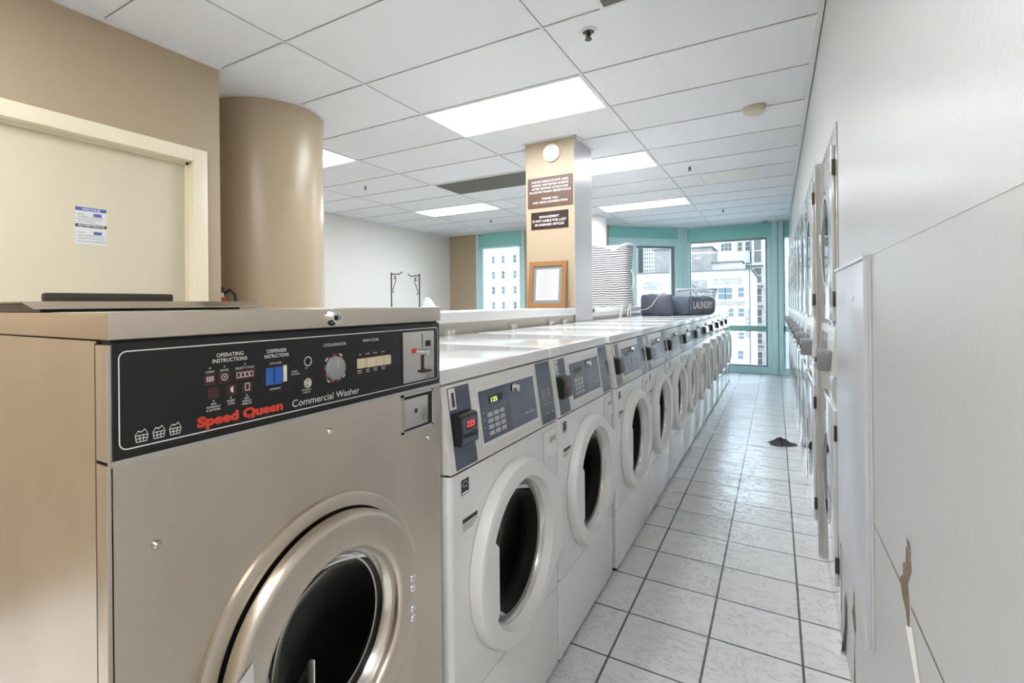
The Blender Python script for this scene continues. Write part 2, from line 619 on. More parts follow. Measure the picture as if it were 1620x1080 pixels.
b.box(.2092, .21, .2, 1.6, 1.4175, 1.420)
b.build('tape_seam', wr)

# left wall beside the door, with the opening cut out
XL = -2.8
b = MB('tan')
b.box(XL-.18, XL, -2.7, .36, 0, CZ)
b.box(XL-.18, XL, .36, 1.64, 2.155, CZ)
b.box(XL-.18, XL, 1.64, 1.77, 0, CZ)
b.box(-6.0, XL-.18, 1.70, 1.77, 0, CZ)
struct(b.build('wall_left'))
dr = struct(thing('door_1', '', 'door', (XL, .36, 0)))
del dr['label'], dr['category']
b = MB('cream2')
for a in ((1.24, 1.322, 0, 2.195), (-.045, .04, 0, 2.195)):
    b.box(-.08, .022, a[0], a[1], a[2], a[3], .006)
b.box(-.08, .022, .04, 1.24, 2.12, 2.195, .006)
b.box(-.08, -.03, 1.225, 1.24, 0, 2.12)
b.box(-.08, -.03, .04, 1.24, 2.105, 2.12)
b.build('door_frame', dr)
b = MB('cream')
b.box(-.09, -.045, .043, 1.226, .01, 2.106, .003)
b.build('door_leaf', dr)
b = MB('steel2')
b.cyl((-.045, .10, 1.0), (.02, .10, 1.0), .011)
b.cyl((.014, .10, 1.0), (.014, .20, .998), .009)
b.lathe([(-.045, 0), (-.045, .028), (-.038, .028), (-.036, 0)], (0, .10, 1.0))
b.build('door_handle', dr)

b = MB('offwhite')
b.box(-6.0, -5.82, 1.70, 8.95, 0, CZ)
struct(b.build('wall_far_left'))
b = MB('tan')
b.box(-5.82, -5.17, 8.77, 8.95, 0, CZ)
b.box(-4.09, -2.70, 8.77, 8.95, 0, CZ)
b.box(-2.72, -2.60, 8.9, 9.22, 0, CZ)
b.box(-5.17, -4.09, 8.77, 8.95, 0, .55)
struct(b.build('wall_back'))
b = MB('tan')
b.box(-3.0, .45, -2.75, -2.6, 0, CZ)
struct(b.build('wall_behind'))

# round columns
b = MB('col')
b.lathe([(0, .415), (CZ, .415)], (-3.25, 2.42, 0), 'z', 96)
b.mat('ceilbar').lathe([(CZ-.012, .416), (CZ-.012, .43), (CZ-.001, .43)], (-3.25, 2.42, 0), 'z', 96)
struct(b.build('wall_round_column'))
b = MB('offwhite')
b.lathe([(0, .415), (CZ, .415)], (-2.79, 8.22, 0), 'z', 64)
struct(b.build('wall_far_column'))

# square pillar at the end of the half wall
b = MB('tan')
x0, x1, y0, y1 = -1.882, -1.437, 4.07, 4.535
b.add([(x0,y0,0),(x1,y0,0),(x1,y0,CZ),(x0,y0,CZ)], [(0,1,2,3)])
b.mat('pillar_side')
b.add([(x1,y0,0),(x1,y1,0),(x1,y1,CZ),(x1,y0,CZ)], [(0,1,2,3)])
b.add([(x0,y1,0),(x0,y0,0),(x0,y0,CZ),(x0,y1,CZ)], [(0,1,2,3)])
b.add([(x1,y1,0),(x0,y1,0),(x0,y1,CZ),(x1,y1,CZ)], [(0,1,2,3)])
b.mat('ceilbar')
b.box(x0-.02, x1+.02, y0-.02, y0-.001, CZ-.008, CZ-.0005)
b.box(x1+.001, x1+.02, y0-.02, y1+.02, CZ-.008, CZ-.0005)
struct(b.build('wall_pillar'))

# half wall behind the washers, with its white ledge
b = MB('half')
b.box(-1.86, -1.452, .9, 4.068, 0, 1.205)
b.box(-1.86, -1.452, 4.537, 6.95, 0, 1.175)
struct(b.build('wall_half'))
b = MB('ledge')
b.box(-1.90, -1.436, .88, 4.068, 1.206, 1.262, .003)
b.box(-1.88, -1.452, 4.537, 6.97, 1.176, 1.205, .003)
struct(b.build('trim_2'))

# ------------------------------------------------------------------ windows
def window(name): 
    o = struct(thing(name, '', 'window'))
    del o['label'], o['category']
    return o
# main window, Y = 10.45
w3 = window('window_1')
Y = 10.45
b = MB('teal'); b.box(-1.44, -.05, Y, Y+.06, 2.45, CZ); b.build('header_panel', w3)
b = MB('teal2')
b.box(-1.44, -.05, Y-.02, Y+.08, 0, .12, .004)
b.box(-1.44, -1.40, Y+.0, Y+.08, .12, 2.45)
b.box(-.125, -.05, Y+.0, Y+.08, .12, 2.45, .004)
b.build('window_frame', w3)
b = MB('greyframe')
b.box(-1.40, -.125, Y+.02, Y+.06, 2.415, 2.45)
b.box(-1.40, -.125, Y+.02, Y+.06, .12, .15)
b.box(-.15, -.125, Y+.02, Y+.06, .15, 2.415)
b.box(-1.40, -1.38, Y+.02, Y+.06, .15, 2.415)
b.build('sash', w3)
b = MB('teald'); b.box(-1.40, -.125, Y-.01, Y+.06, .762, .862, .003); b.build('mid_rail', w3)
b = MB('pane'); b.box(-1.38, -.15, Y+.035, Y+.041, .15, 2.415); b.build('glass_pane', w3)
# posts
b = MB('teal2')
b.prism([(-1.56,10.36),(-1.50,10.40),(-1.44,10.43),(-1.44,10.52),(-1.60,10.47),(-1.62,10.38)], 'z', 0, CZ)
b.box(-.05, .035, Y-.05, Y+.08, 0, CZ, .004)
b.box(.035, .045, Y-.01, Y+.08, 0, CZ)
b.box(.045, .12, Y-.035, Y+.08, 0, CZ, .004)
struct(b.build('trim_3'))
# narrow window against the right wall
w4 = window('window_2')
b = MB('teal'); b.box(.12, .21, Y, Y+.06, 2.45, CZ); b.build('header_panel', w4)
b = MB('teal2')
b.box(.12, .21, Y-.02, Y+.08, 0, .12, .003)
b.box(.12, .145, Y, Y+.07, .12, 2.45)
b.box(.12, .21, Y, Y+.07, .762, .862)
b.box(.12, .21, Y, Y+.07, 2.42, 2.45)
b.build('window_frame', w4)
b = MB('pane'); b.box(.145, .21, Y+.035, Y+.041, .12, 2.42); b.build('glass_pane', w4)
# slanted bay window
w2 = window('window_3')
w2.location = (-2.64, 9.16, 0)
w2.rotation_euler = (0, 0, pi/4 + .015)
LB = 1.60
b = MB('teal'); b.box(0, LB-.09, 0, .06, 2.50, CZ); b.build('header_panel', w2)
b = MB('teal2')
b.box(0, LB-.09, -.02, .08, 2.36, 2.50, .004)
b.box(LB-.16, LB-.09, -.01, .07, 0, 2.36)
b.box(0, .07, -.01, .07, 0, 2.36)
b.box(LB-.09, LB+.02, -.03, .09, 0, CZ, .004)
b.box(0, LB-.1, -.01, .07, 0, .75)
b.box(.53, .62, -.012, .06, .75, 2.36)
b.build('window_frame', w2)
b = MB('greyframe')
b.box(.62, LB-.16, .0, .05, 2.32, 2.36)
b.box(LB-.23, LB-.16, .0, .05, .75, 2.32)
b.build('sash', w2)
b = MB('pane'); b.box(.07, LB-.2, .03, .036, .75, 2.36); b.build('glass_pane', w2)
# left window
w1 = window('window_4')
w1.location = (-5.17, 8.77, 0)
b = MB('teal'); b.box(0, 1.08, -.01, .05, 2.44, CZ); b.build('header_panel', w1)
b = MB('teal2')
b.box(0, .06, -.02, .08, .55, 2.71, .003)
b.box(.06, .10, .0, .08, .55, 2.44, .003)
b.box(.10, .14, .02, .08, .55, 2.44)
b.box(.96, 1.02, .0, .08, .55, 2.44, .003)
b.box(1.02, 1.08, -.02, .08, .55, 2.71, .003)
b.box(.06, 1.02, .0, .08, 2.41, 2.45)
b.box(.06, 1.02, -.04, .08, .55, .62)
b.build('window_frame', w1)
b = MB('pane'); b.box(.14, .96, .05, .056, .6, 2.41); b.build('glass_pane', w1)

# ------------------------------------------------------------------ ceiling fixtures
def light(x0, y0, label, y1=None, lamp='lamp'):
    y1 = y1 or y0 + .61
    t = thing('ceiling_light', label, 'ceiling light', (x0, y0, CZ), 'recessed light panels')
    W_, D_ = 1.22, y1-y0
    b = MB('ceilbar')
    f = .022
    b.box(.006, W_-.006, .006, f, -.007, -.0008); b.box(.006, W_-.006, D_-f, D_-.006, -.007, -.0008)
    b.box(.006, f, f, D_-f, -.007, -.0008); b.box(W_-f, W_-.006, f, D_-f, -.007, -.0008)
    b.build('frame', t)
    b = MB(lamp); b.box(f, W_-f, f, D_-f, -.004, -.001); b.build('diffuser', t)
XA = -1.0101; YA = 2.3941
light(XA-1.22, YA+.61, 'bright white ceiling light panel nearest the camera, in front of the square pillar')
light(XA-1.22, YA+2.44, 'bright ceiling light panel partly hidden to the right of the square pillar')
light(XA-1.22, YA+4.88, 'farthest bright ceiling light panel, toward the bay window right of the pillar', YA+5.40)
light(XA-3.66, YA+.61, 'bright ceiling light panel half hidden by the round tan column')
light(XA-3.66, YA+3.66, 'bright ceiling light panel behind the vent, left of the square pillar', YA+4.20)
light(XA-1.22, YA-3.66, 'added unseen ceiling light panel at the back of the room behind the camera')  # unseen panel added to brighten the near end of the room
light(XA, YA-3.66, 'added unseen ceiling light panel over the aisle behind the photographer')  # added out of view to light the machine fronts and floor
light(XA-1.22, YA-2.44, 'added unseen dimmer ceiling light panel over the steel washer, above the photographer', lamp='fill_lamp')  # weaker unseen panel, added as fill for the near area

def vent(name, x0, y0, w, d, label, m='grille', cat='vent', n=12):
    t = thing(name, label, cat, (x0, y0, CZ))
    b = MB('ceilbar')
    f = .02
    b.box(0, w, 0, f, -.008, -.0008); b.box(0, w, d-f, d, -.008, -.0008)
    b.box(0, f, f, d-f, -.008, -.0008); b.box(w-f, w, f, d-f, -.008, -.0008)
    b.build('frame', t)
    b = MB(m); b.box(f, w-f, f, d-f, -.003, -.0008)
    for i in range(n):
        y = f + (d-2*f)*(i+.5)/n
        b.add([(f, y-.004, -.003), (w-f, y-.004, -.003), (w-f, y+.006, -.008), (f, y+.006, -.008)], [(0,1,2,3)])
    b.build('louvre', t)
vent('return_grille', XA-1.22*2, YA+.61*4, 1.22, .61, 'long dark grey return air grille in the ceiling left of the pillar', n=24)
vent('return_grille', XA+.305, YA-.61, .61, .61, 'dark square air grille at the top edge of the ceiling', n=20)
vent('air_diffuser', XA-1.22*2+.31, YA+.61*6, .60, .61, 'small white ceiling diffuser peeking out left of the pillar', 'ceilbar', n=5)
t = thing('ceiling_hatch', 'square pale hatch plate set in the ceiling toward the dryers', 'hatch', (XA+.29, YA+3.66, CZ))
b = MB('offwhite'); b.box(.015, .585, .015, .59, -.004, -.0008, .001); b.build('plate', t)
b = MB('ceilbar')
b.box(0, .015, 0, .61, -.008, -.0008); b.box(.585, .62, 0, .61, -.008, -.0008)
b.box(.015, .585, 0, .015, -.008, -.0008); b.box(.015, .585, .59, .61, -.008, -.0008)
b.build('frame', t)

def sprinkler(x, y, label, cup=False):
    t = thing('fire_sprinkler', label, 'sprinkler', (x, y, CZ), 'ceiling sprinklers')
    b = MB('ceilbar')
    b.lathe([(-.0008, .045), (-.006, .043), (-.006, .031), (-.001, .029)] if cup else [(-.0008, .028), (-.004, .026), (-.004, .0)], (0,0,0), 'z', 24)
    b.build('escutcheon', t)
    if cup:
        b = MB('black'); b.disc((0,0,-.002), .031, 'z', 24); b.build('recess', t)
    b = MB('darkmetal')
    b.cyl((0,0,-.003), (0,0,-.028), .008, 10)
    b.tube([(-.010,0,-.012), (-.012,0,-.026), (0,0,-.04), (.012,0,-.026), (.010,0,-.012)], .0025, 6)
    b.lathe([(-.044, 0), (-.044, .018), (-.041, .018), (-.041, 0)], (0,0,0), 'z', 12)
    b.build('head', t)
sprinkler(-.818, 2.554, 'fire sprinkler in round escutcheon, nearest the camera at top of photo', True)
sprinkler(-.752, 5.667, 'fire sprinkler before the pale ceiling hatch')
sprinkler(-.675, 8.584, 'far fire sprinkler near the bay window')
sprinkler(-4.131, 4.436, 'fire sprinkler between round column and long air grille')
sprinkler(-4.069, 7.395, 'fire sprinkler beyond the light panel near the left window')

t = thing('smoke_detector', 'round cream smoke detector on the ceiling above the aisle', 'smoke detector', (-.119, 4.20, CZ))
b = MB('det'); b.lathe([(-.0008, .078), (-.012, .078), (-.012, .068)], (0,0,0), 'z', 40); b.build('base', t)
b = MB('det'); b.lathe([(-.012, .068), (-.022, .066), (-.022, .072), (-.040, .068), (-.052, .052), (-.054, .0)], (0,0,0), 'z', 40); b.build('cover', t)
for (x, y, l) in ((-.139, 10.15, 'small dome camera on the ceiling above the main window'), (-5.05, 8.70, 'small dome camera on the ceiling above the left window')):
    t = thing('dome_camera', l, 'camera', (x, y, CZ))
    b = MB('white2'); b.lathe([(-.0008, .06), (-.02, .058), (-.02, 0)], (0,0,0), 'z', 24); b.build('housing', t)
    b = MB('lens'); b.lathe([(-.02, .045), (-.045, .03), (-.055, 0)], (0,0,0), 'z', 20); b.build('dome', t)

# ------------------------------------------------------------------ signs on pillar
t = thing('smoke_detector', 'round cream smoke detector high on the tan face of the pillar', 'smoke detector', (-1.635, 4.07, 2.597))
b = MB('white2')
b.lathe([(-.0008, .076), (-.020, .076), (-.028, .070), (-.034, .055), (-.036, 0)], (0,0,0), 'y', 40)
b.build('cover', t)
b = MB('kink')
for dx in (-.02, .0, .022): b.disc((dx, -.0365, .028), .004, 'y', 8)
b.build('vent_holes', t)
R_, U_ = (1,0,0), (0,0,1)
t = thing('wall_sign', 'brown sign about lint and softener sheets, upper of two on the pillar', 'sign', (-1.862, 4.069, 2.137))
b = MB('brown'); b.box(0, .414, -.004, -.0005, 0, .262); b.build('plate', t)
b = MB('ink')
for i, (s, w_) in enumerate((('PLEASE REMOVE LINT AND', .335), ('FABRIC SOFTENER SHEETS', .335), ('AFTER DRYING CYCLE AND', .335), ('PLACE IN TRASH RECEPTACLE', .375))):
    b.text(s, (.207, -.0045, .218-.030*i), .017, R_, U_, 'CENTER', .012, fit=w_)
b.build('upper_lettering', t)
b = MB('ink')
for i, (s, w_) in enumerate((('THANK YOU', .15), ('FOR YOUR COOPERATION', .315))):
    b.text(s, (.207, -.0045, .068-.030*i), .017, R_, U_, 'CENTER', .012, fit=w_)
b.build('lower_lettering', t)
t = thing('wall_sign', 'dark brown management liability sign, lower of two on the pillar', 'sign', (-1.832, 4.069, 1.949))
b = MB('dbrown'); b.box(0, .342, -.004, -.0005, 0, .150); b.build('plate', t)
b = MB('ink')
for i, (s, w_) in enumerate((('MANAGEMENT', .18), ('IS NOT LIABLE FOR LOST', .31), ('OR DAMAGED ARTICLES', .27))):
    b.text(s, (.168, -.0045, .097-.034*i), .02, R_, U_, 'CENTER', .014, fit=w_)
b.build('lettering', t)
# framed notice on the ledge, leaning on the pillar
t = thing('picture_frame', 'oak framed letter leaning on the pillar atop the white ledge', 'picture frame', (-1.845, 4.00, 1.2635))
t.rotation_euler = (radians(-7), 0, 0)
fw, fh = .342, .405
b = MB('oak')
o_ = .040
b.prism([(0,0),(fw,0),(fw-o_,o_),(o_,o_)], 'y', 0, .022)
b.prism([(0,fh),(fw,fh),(fw-o_,fh-o_),(o_,fh-o_)], 'y', 0, .022)
b.prism([(0,0),(0,fh),(o_,fh-o_),(o_,o_)], 'y', 0, .022)
b.prism([(fw,0),(fw,fh),(fw-o_,fh-o_),(fw-o_,o_)], 'y', 0, .022)
b.build('frame', t)
b = MB('mattegrey'); b.box(o_, fw-o_, .010, .018, o_, fh-o_); b.build('mat_board', t)
b = MB('paper'); b.box(.068, fw-.068, .0085, .0098, .07, fh-.07)
pp = b.build('letter', t)
b = MB('mattegrey')
rnd = random.Random(3)
for i in range(14):
    z = .315-.0165*i
    b.box(.09, .09 + rnd.uniform(.10, .165), .0080, .0083, z, z+.0035)
b.build('handwriting', pp)

# notice on the door
t = thing('notice_sticker', 'blue and white notice sticker on the cream door', 'sticker', (XL-.0448, 1.064, 1.61))
b = MB('paper'); b.box(0, .0008, 0, .131, 0, .179); b.build('sheet', t)
b = MB('nblue')
b.box(.0009, .0012, 0, .131, .162, .179)
b.build('blue_header', t)
for z in (.138, .050):
    b = MB('nblue'); b.box(.0009, .0012, .075, .110, z, z+.015); b.build('blue_drawing', t)
b = MB('kink')
b.box(.0009, .0012, 0, .131, .083, .098)
for i, (s, z, w_) in enumerate((('WARNING', .142, .03), ('TO PREVENT OVERSUDSING,', .130, .112), ('DO NOT USE MORE THAN', .118, .100), ('1/4 CUP DETERGENT', .106, .075), ('AVISO', .054, .03), ('PARA PREVENIR EXCESO', .040, .112), ('DE JABON, NO USE MAS DE', .027, .112), ('1/4 TAZA DE DETERGENTE', .012, .118))):
    b.text(s, (.0013, .008, z), .006, fit=w_)
b.build('small_print', t)
b = MB('ink')
b.text('NOTICE', (.0014, .066, .166), .009, align='CENTER', bold=.02, fit=.075)
b.build('heading', t)
b = MB('ink')
b.text('ADVERTENCIA', (.0014, .066, .087), .009, align='CENTER', bold=.02, fit=.115)
b.build('heading', t)

# ------------------------------------------------------------------ panel-with-hole helper (front sheet of the washers)
def holed(b, x, u0, u1, z0, z1, cu, cz, r, n=64, th=.0):
    V, F = [], []
    for i in range(n):
        a = 2*pi*i/n
        V.append((x, cu+r*cos(a), cz+r*sin(a)))
    for i in range(n):
        a = 2*pi*i/n
        dx, dz = cos(a), sin(a)
        tt = min(((u1-cu)/dx if dx > 1e-6 else 9), ((u0-cu)/dx if dx < -1e-6 else 9), ((z1-cz)/dz if dz > 1e-6 else 9), ((z0-cz)/dz if dz < -1e-6 else 9))
        V.append((x, cu+dx*tt, cz+dz*tt))
    for i in range(n):
        j = (i+1) % n
        F.append((i, n+i, n+j, j))
    # corners
    for (cu_, cz_) in ((u1, z1), (u0, z1), (u0, z0), (u1, z0)):
        a = math.atan2(cz_-cz, cu_-cu) % (2*pi)
        i = int(a/(2*pi/n)); j = (i+1) % n
        V.append((x, cu_, cz_))
        F.append((n+i, len(V)-1, n+j))
    b.add(V, F)

# ------------------------------------------------------------------ big stainless washer
SX, SY = -.69, .29
sq = thing('steel_washer', 'large stainless steel washer with black control panel, nearest the camera', 'washing machine', (SX, SY, 0))
CU, CZD = .345, .71
b = MB('steel')
holed(b, 0, .004, .700, .012, 1.112, CU, CZD, .175)
b.box(-.78, -.026, 0, .70, .012, .03)
b.add([(-.78,0,.012),(-.030,0,.012),(-.030,0,1.262),(-.78,0,1.262)], [(0,1,2,3)])
b.add([(-.78,.70,.012),(-.026,.70,.012),(-.026,.70,1.262),(-.78,.70,1.262)], [(0,1,2,3)])
b.add([(-.78,0,.012),(-.78,.70,.012),(-.78,.70,1.262),(-.78,0,1.262)], [(0,1,2,3)])
b.build('cabinet', sq)
b = MB('steel')                                  # edge of the folded front sheet
b.box(-.026, -.0005, -.003, .003, .012, 1.112, .001)
b.box(-.026, -.0005, -.003, .006, 1.116, 1.258, .001)
b.box(-.026, -.0005, .697, .7015, .012, 1.112, .001)
b.mat('steel2'); b.box(-.004, .003, .0, .7015, 1.109, 1.1165)
b.build('front_flange', sq)
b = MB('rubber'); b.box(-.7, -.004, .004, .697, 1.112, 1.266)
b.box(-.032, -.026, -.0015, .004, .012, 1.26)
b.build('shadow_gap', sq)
b = MB('steel'); b.box(-.79, .004, -.002, .702, 1.264, 1.298, .0025)
lid = b.build('lid', sq)
b = MB('chrome')
b.lathe([(.004, .0145), (.009, .0145), (.016, .0115), (.022, .0115), (.022, .008), (.018, .008), (.018, 0)], (0, .353, 1.2815), 'x', 32)
b.mat('kink'); b.lathe([(.0185, .0045), (.0205, .0045)], (0, .353, 1.2815), 'x', 16)
b.box(.0185, .021, .3515, .3545, 1.277, 1.2845)
b.build('lid_lock', lid)
# dispenser flap on the lid
b = MB('black'); b.box(-.47, -.20, .0, .31, 1.2985, 1.311); b.build('dispenser_gasket', lid)
b = MB('steel2')
b.prism([(-.50,1.3085),(-.46,1.3115),(-.20,1.3115),(-.16,1.3025),(-.16,1.304),(-.20,1.3135),(-.46,1.3140),(-.50,1.3105)], 'y', -.02, .335)
b.build('dispenser_flap', lid)
b = MB('darkmetal')
b.box(-.40, -.385, .065, .285, 1.3135, 1.331, .006)
b.build('dispenser_handle', lid)
# control panel
b = MB('blackpanel'); b.box(-.004, .0015, .004, .699, 1.1165, 1.260, .001); cp = b.build('control_panel', sq)
X1 = .0019
b = MB('ink')
def border(b, u0, u1, z0, z1, r, w_, x, n=6):
    o, i_ = [], []
    for (cu, cz, a0) in ((u1-r, z1-r, 0), (u0+r, z1-r, pi/2), (u0+r, z0+r, pi), (u1-r, z0+r, 1.5*pi)):
        for k in range(n+1):
            a = a0 + pi/2*k/n
            o.append((x, cu+r*cos(a), cz+r*sin(a)))
            i_.append((x, cu+(r-w_)*cos(a), cz+(r-w_)*sin(a)))
    N = len(o)
    b.add(o+i_, [(k, (k+1) % N, N+(k+1) % N, N+k) for k in range(N)])
border(b, .010, .692, 1.127, 1.250, .010, .0016, X1)
for cu in (.036, .057, .078):                    # three basket symbols
    z0 = 1.133
    for dz in (.0, .004, .008): b.box(X1-.0003, X1, cu-.006-dz*.15, cu+.006+dz*.15, z0+dz, z0+dz+.0010)
    for du in (-.006, -.002, .002, .006):
        b.add([(X1, cu+du-.0005, z0), (X1, cu+du+.0005, z0), (X1, cu+du*1.25+.0005, z0+.009), (X1, cu+du*1.25-.0005, z0+.009)], [(0,1,2,3)])
    pts = [(cu-.0075, z0+.009), (cu-.004, z0+.0135), (cu, z0+.012), (cu+.004, z0+.015), (cu+.0075, z0+.009)]
    for p, q in zip(pts[:-1], pts[1:]):
        b.add([(X1, p[0], p[1]), (X1, q[0], q[1]), (X1, q[0], q[1]+.0013), (X1, p[0], p[1]+.0013)], [(0,1,2,3)])
b.text('Commercial Washer', (X1, .268, 1.1345), .0125, fit=.158)
b.text('OPERATING', (X1, .1585, 1.2305), .0058, align='CENTER', fit=.043, bold=.01)
b.text('INSTRUCTIONS', (X1, .1585, 1.2225), .0058, align='CENTER', fit=.055, bold=.01)
b.text('DISPENSER', (X1, .2395, 1.2290), .0058, align='CENTER', fit=.037, bold=.01)
b.text('INSTRUCTIONS', (X1, .2395, 1.2210), .0058, align='CENTER', fit=.046, bold=.01)
b.text('CYCLE INDICATOR', (X1, .365, 1.230), .0052, align='CENTER', fit=.055, bold=.01)
b.text('WASH CYCLES', (X1, .460, 1.232), .0052, align='CENTER', fit=.046, bold=.01)
for s, u, z, w_ in (('1', .127, 1.2145, .0015), ('LOAD', .127, 1.2095, .013), ('2', .149, 1.2145, .0025), ('DOOR', .149, 1.2095, .013),
                    ('3', .182, 1.2145, .0025), ('SELECT CYCLE', .182, 1.2095, .031),
                    ('4', .132, 1.1675, .0025), ('ADD', .132, 1.1632, .008), ('DETERGENT', .132, 1.1589, .021), ('& SOFTENER', .132, 1.1546, .021),
                    ('5', .159, 1.1675, .0025), ('INSERT', .159, 1.1632, .013), ('COINS', .159, 1.1589, .011),
                    ('6', .185, 1.1675, .0025), ('ADD', .185, 1.1632, .008), ('BLEACH', .185, 1.1589, .014), ('WHEN LIT', .185, 1.1546, .017),
                    ('TOP ACCESS', .237, 1.2105, .022), ('DETERGENT', .236, 1.1695, .021), ('FABRIC', .274, 1.1925, .012), ('SOFTENER', .276, 1.188, .017),
                    ('ON', .299, 1.1955, .005), ('ADD BLEACH', .299, 1.1585, .02), ('WHEN LIT', .299, 1.1540, .016),
                    ('HOT', .430, 1.2065, .007), ('WARM', .450, 1.2065, .011), ('WARM', .472, 1.2065, .011), ('COLD', .496, 1.2065, .010),
                    ('BRIGHT', .428, 1.1755, .012), ('COLORS', .428, 1.1715, .012), ('PERM', .451, 1.1755, .009), ('PRESS', .451, 1.1715, .010),
                    ('NORMAL', .473, 1.1755, .013), ('WHITES', .473, 1.1715, .012), ('DELICATE', .497, 1.1755, .014), ('KNITS', .497, 1.1715, .010)):
    b.text(s, (X1, u, z), .0029, align='CENTER', fit=w_, bold=.01)
for k in range(4):
    border(b, .1683+.0072*k, .1683+.0072*k+.0064, 1.1965, 1.2045, .0005, .0009, X1+.0002, 2)
border(b, .144, .154, 1.196, 1.2055, .0045, .0010, X1+.0002, 4)          # open door symbol
b.box(X1, X1+.0003, .148, .150, 1.1995, 1.2020)
for dz in (0, .0028, .0056): b.box(X1, X1+.0003, .122, .132, 1.1972+dz, 1.1982+dz)
for du in (0, .0045, .009): b.box(X1, X1+.0003, .122+du, .123+du, 1.1972, 1.2042)
b.add([(X1+.0003,.1575,1.183),(X1+.0003,.1625,1.186),(X1+.0003,.1625,1.176),(X1+.0003,.159,1.1775)], [(0,1,2,3)])
border(b, .182, .190, 1.1755, 1.187, .001, .0011, X1+.0002, 2)
b.build('white_lettering', cp)
b = MB('dark_red')
for u, z in ((.127, 1.2005), (.149, 1.2005), (.132, 1.1805), (.160, 1.1805), (.186, 1.1805)):
    b.box(.0015, .00175, u-.0085, u+.0085, z-.0085, z+.0075)
b.box(.0015, .00175, .1655, .1995, 1.193, 1.208)
border(b, .214, .263, 1.166, 1.209, .001, .0010, X1, 2)
b.build('icon_tiles', cp)
b = MB('red'); b.text('Speed Queen', (X1+.0002, .108, 1.1355), .0135, fit=.143, bold=.06); b.build('brand_lettering', cp)
b = MB('detblue')
b.box(.0015, .0030, .2185, .2325, 1.178, 1.205); b.box(.0015, .0030, .235, .2495, 1.178, 1.205)
b.build('detergent_window', cp)
b = MB('ink'); b.box(.0015, .0035, .2515, .2575, 1.180, 1.2065); b.build('softener_window', cp)
b = MB('chrome')
b.lathe([(.0015, .0085), (.006, .0085), (.006, .0065), (.003, .006), (.003, 0)], (0, .299, 1.2085), 'x', 24)
b.mat('black'); b.disc((.0035, .299, 1.2085), .006, 'x', 20)
b.build('indicator_lamp', cp)
b = MB('steel2')
b.lathe([(.0015, .0085), (.005, .0085), (.006, .006), (.004, .004), (.006, .002), (.006, 0)], (0, .299, 1.1710), 'x', 24)
b.build('push_button', cp)
b = MB('dial')
b.lathe([(.0015, .022), (.008, .0205), (.0095, .017), (.0095, 0)], (0, .365, 1.189), 'x', 40)
b.mat('ringred')
for k in range(9):
    a0 = 2*pi*k/9
    pts = [(X1, .365+r*cos(a), 1.189+r*sin(a)) for r, a in ((.0225, a0), (.0265, a0), (.0265, a0+.4), (.0225, a0+.4))]
    b.add(pts, [(0,1,2,3)])
b.mat('ink')
for a0 in (.9, 2.3, 3.9, 5.5):
    pts = [(X1+.0002, .365+r*cos(a), 1.189+r*sin(a)) for r, a in ((.0262, a0), (.029, a0), (.029, a0+.28), (.0262, a0+.28))]
    b.add(pts, [(0,1,2,3)])
b.mat('button'); b.box(.0095, .0100, .3645, .3660, 1.190, 1.204)
b.build('cycle_dial', cp)
b = MB('dark_red'); border(b, .4055, .516, 1.166, 1.2145, .004, .0009, X1, 3); b.build('button_outline', cp)
for k in range(4):
    b = MB('button'); u = .421+.0232*k
    b.box(.0015, .0095 if k else .006, u, u+.0222, 1.1815, 1.2005, .0012); b.build('cycle_button', cp)
b = MB('steel2'); b.box(.0015, .0045, .558, .673, 1.133, 1.2435, .0012); pl = b.build('coin_plate', cp)
b = MB('red'); b.box(.0046, .0049, .588, .604, 1.196, 1.206); b.build('coin_slot_label', pl)
b = MB('kink'); b.box(.0046, .0049, .626, .628, 1.205, 1.238); b.box(.0046, .0050, .640, .659, 1.208, 1.221, 0)
b.mat('darkmetal'); b.box(.0046, .008, .626, .629, 1.152, 1.196)
b.build('coin_slide_slot', pl)
b = MB('chrome'); b.cyl((.0046, .6275, 1.196), (.020, .6275, 1.196), .007, 16)
b.build('coin_knob', pl)
b = MB('darkmetal'); b.box(.006, .012, .617, .652, 1.150, 1.1545, .001)
b.build('coin_lever', pl)
# coin drawer below
b = MB('rubber'); b.box(-.012, .0004, .560, .665, 1.027, 1.104)
b.mat('steel2')
for a in ((.556, .561, 1.023, 1.108), (.664, .669, 1.023, 1.108)): b.box(-.001, .003, *a)
b.box(-.001, .003, .556, .669, 1.023, 1.028); b.box(-.001, .003, .556, .669, 1.103, 1.108)
cb = b.build('coin_drawer', sq)
b = MB('steel2'); b.box(-.008, .0025, .563, .650, 1.032, 1.097, .002); b.mat('black'); b.disc((.0028, .604, 1.067), .0055, 'x', 16)
b.build('drawer_front', cb)
for u, z in ((.351, 1.076), (.650, .996), (.053, .995)):
    b = MB('steel2'); b.lathe([(0, .0065), (.003, .006), (.006, .0035), (.0065, 0)], (.0003, u, z), 'x', 20); b.build('bolt', sq)
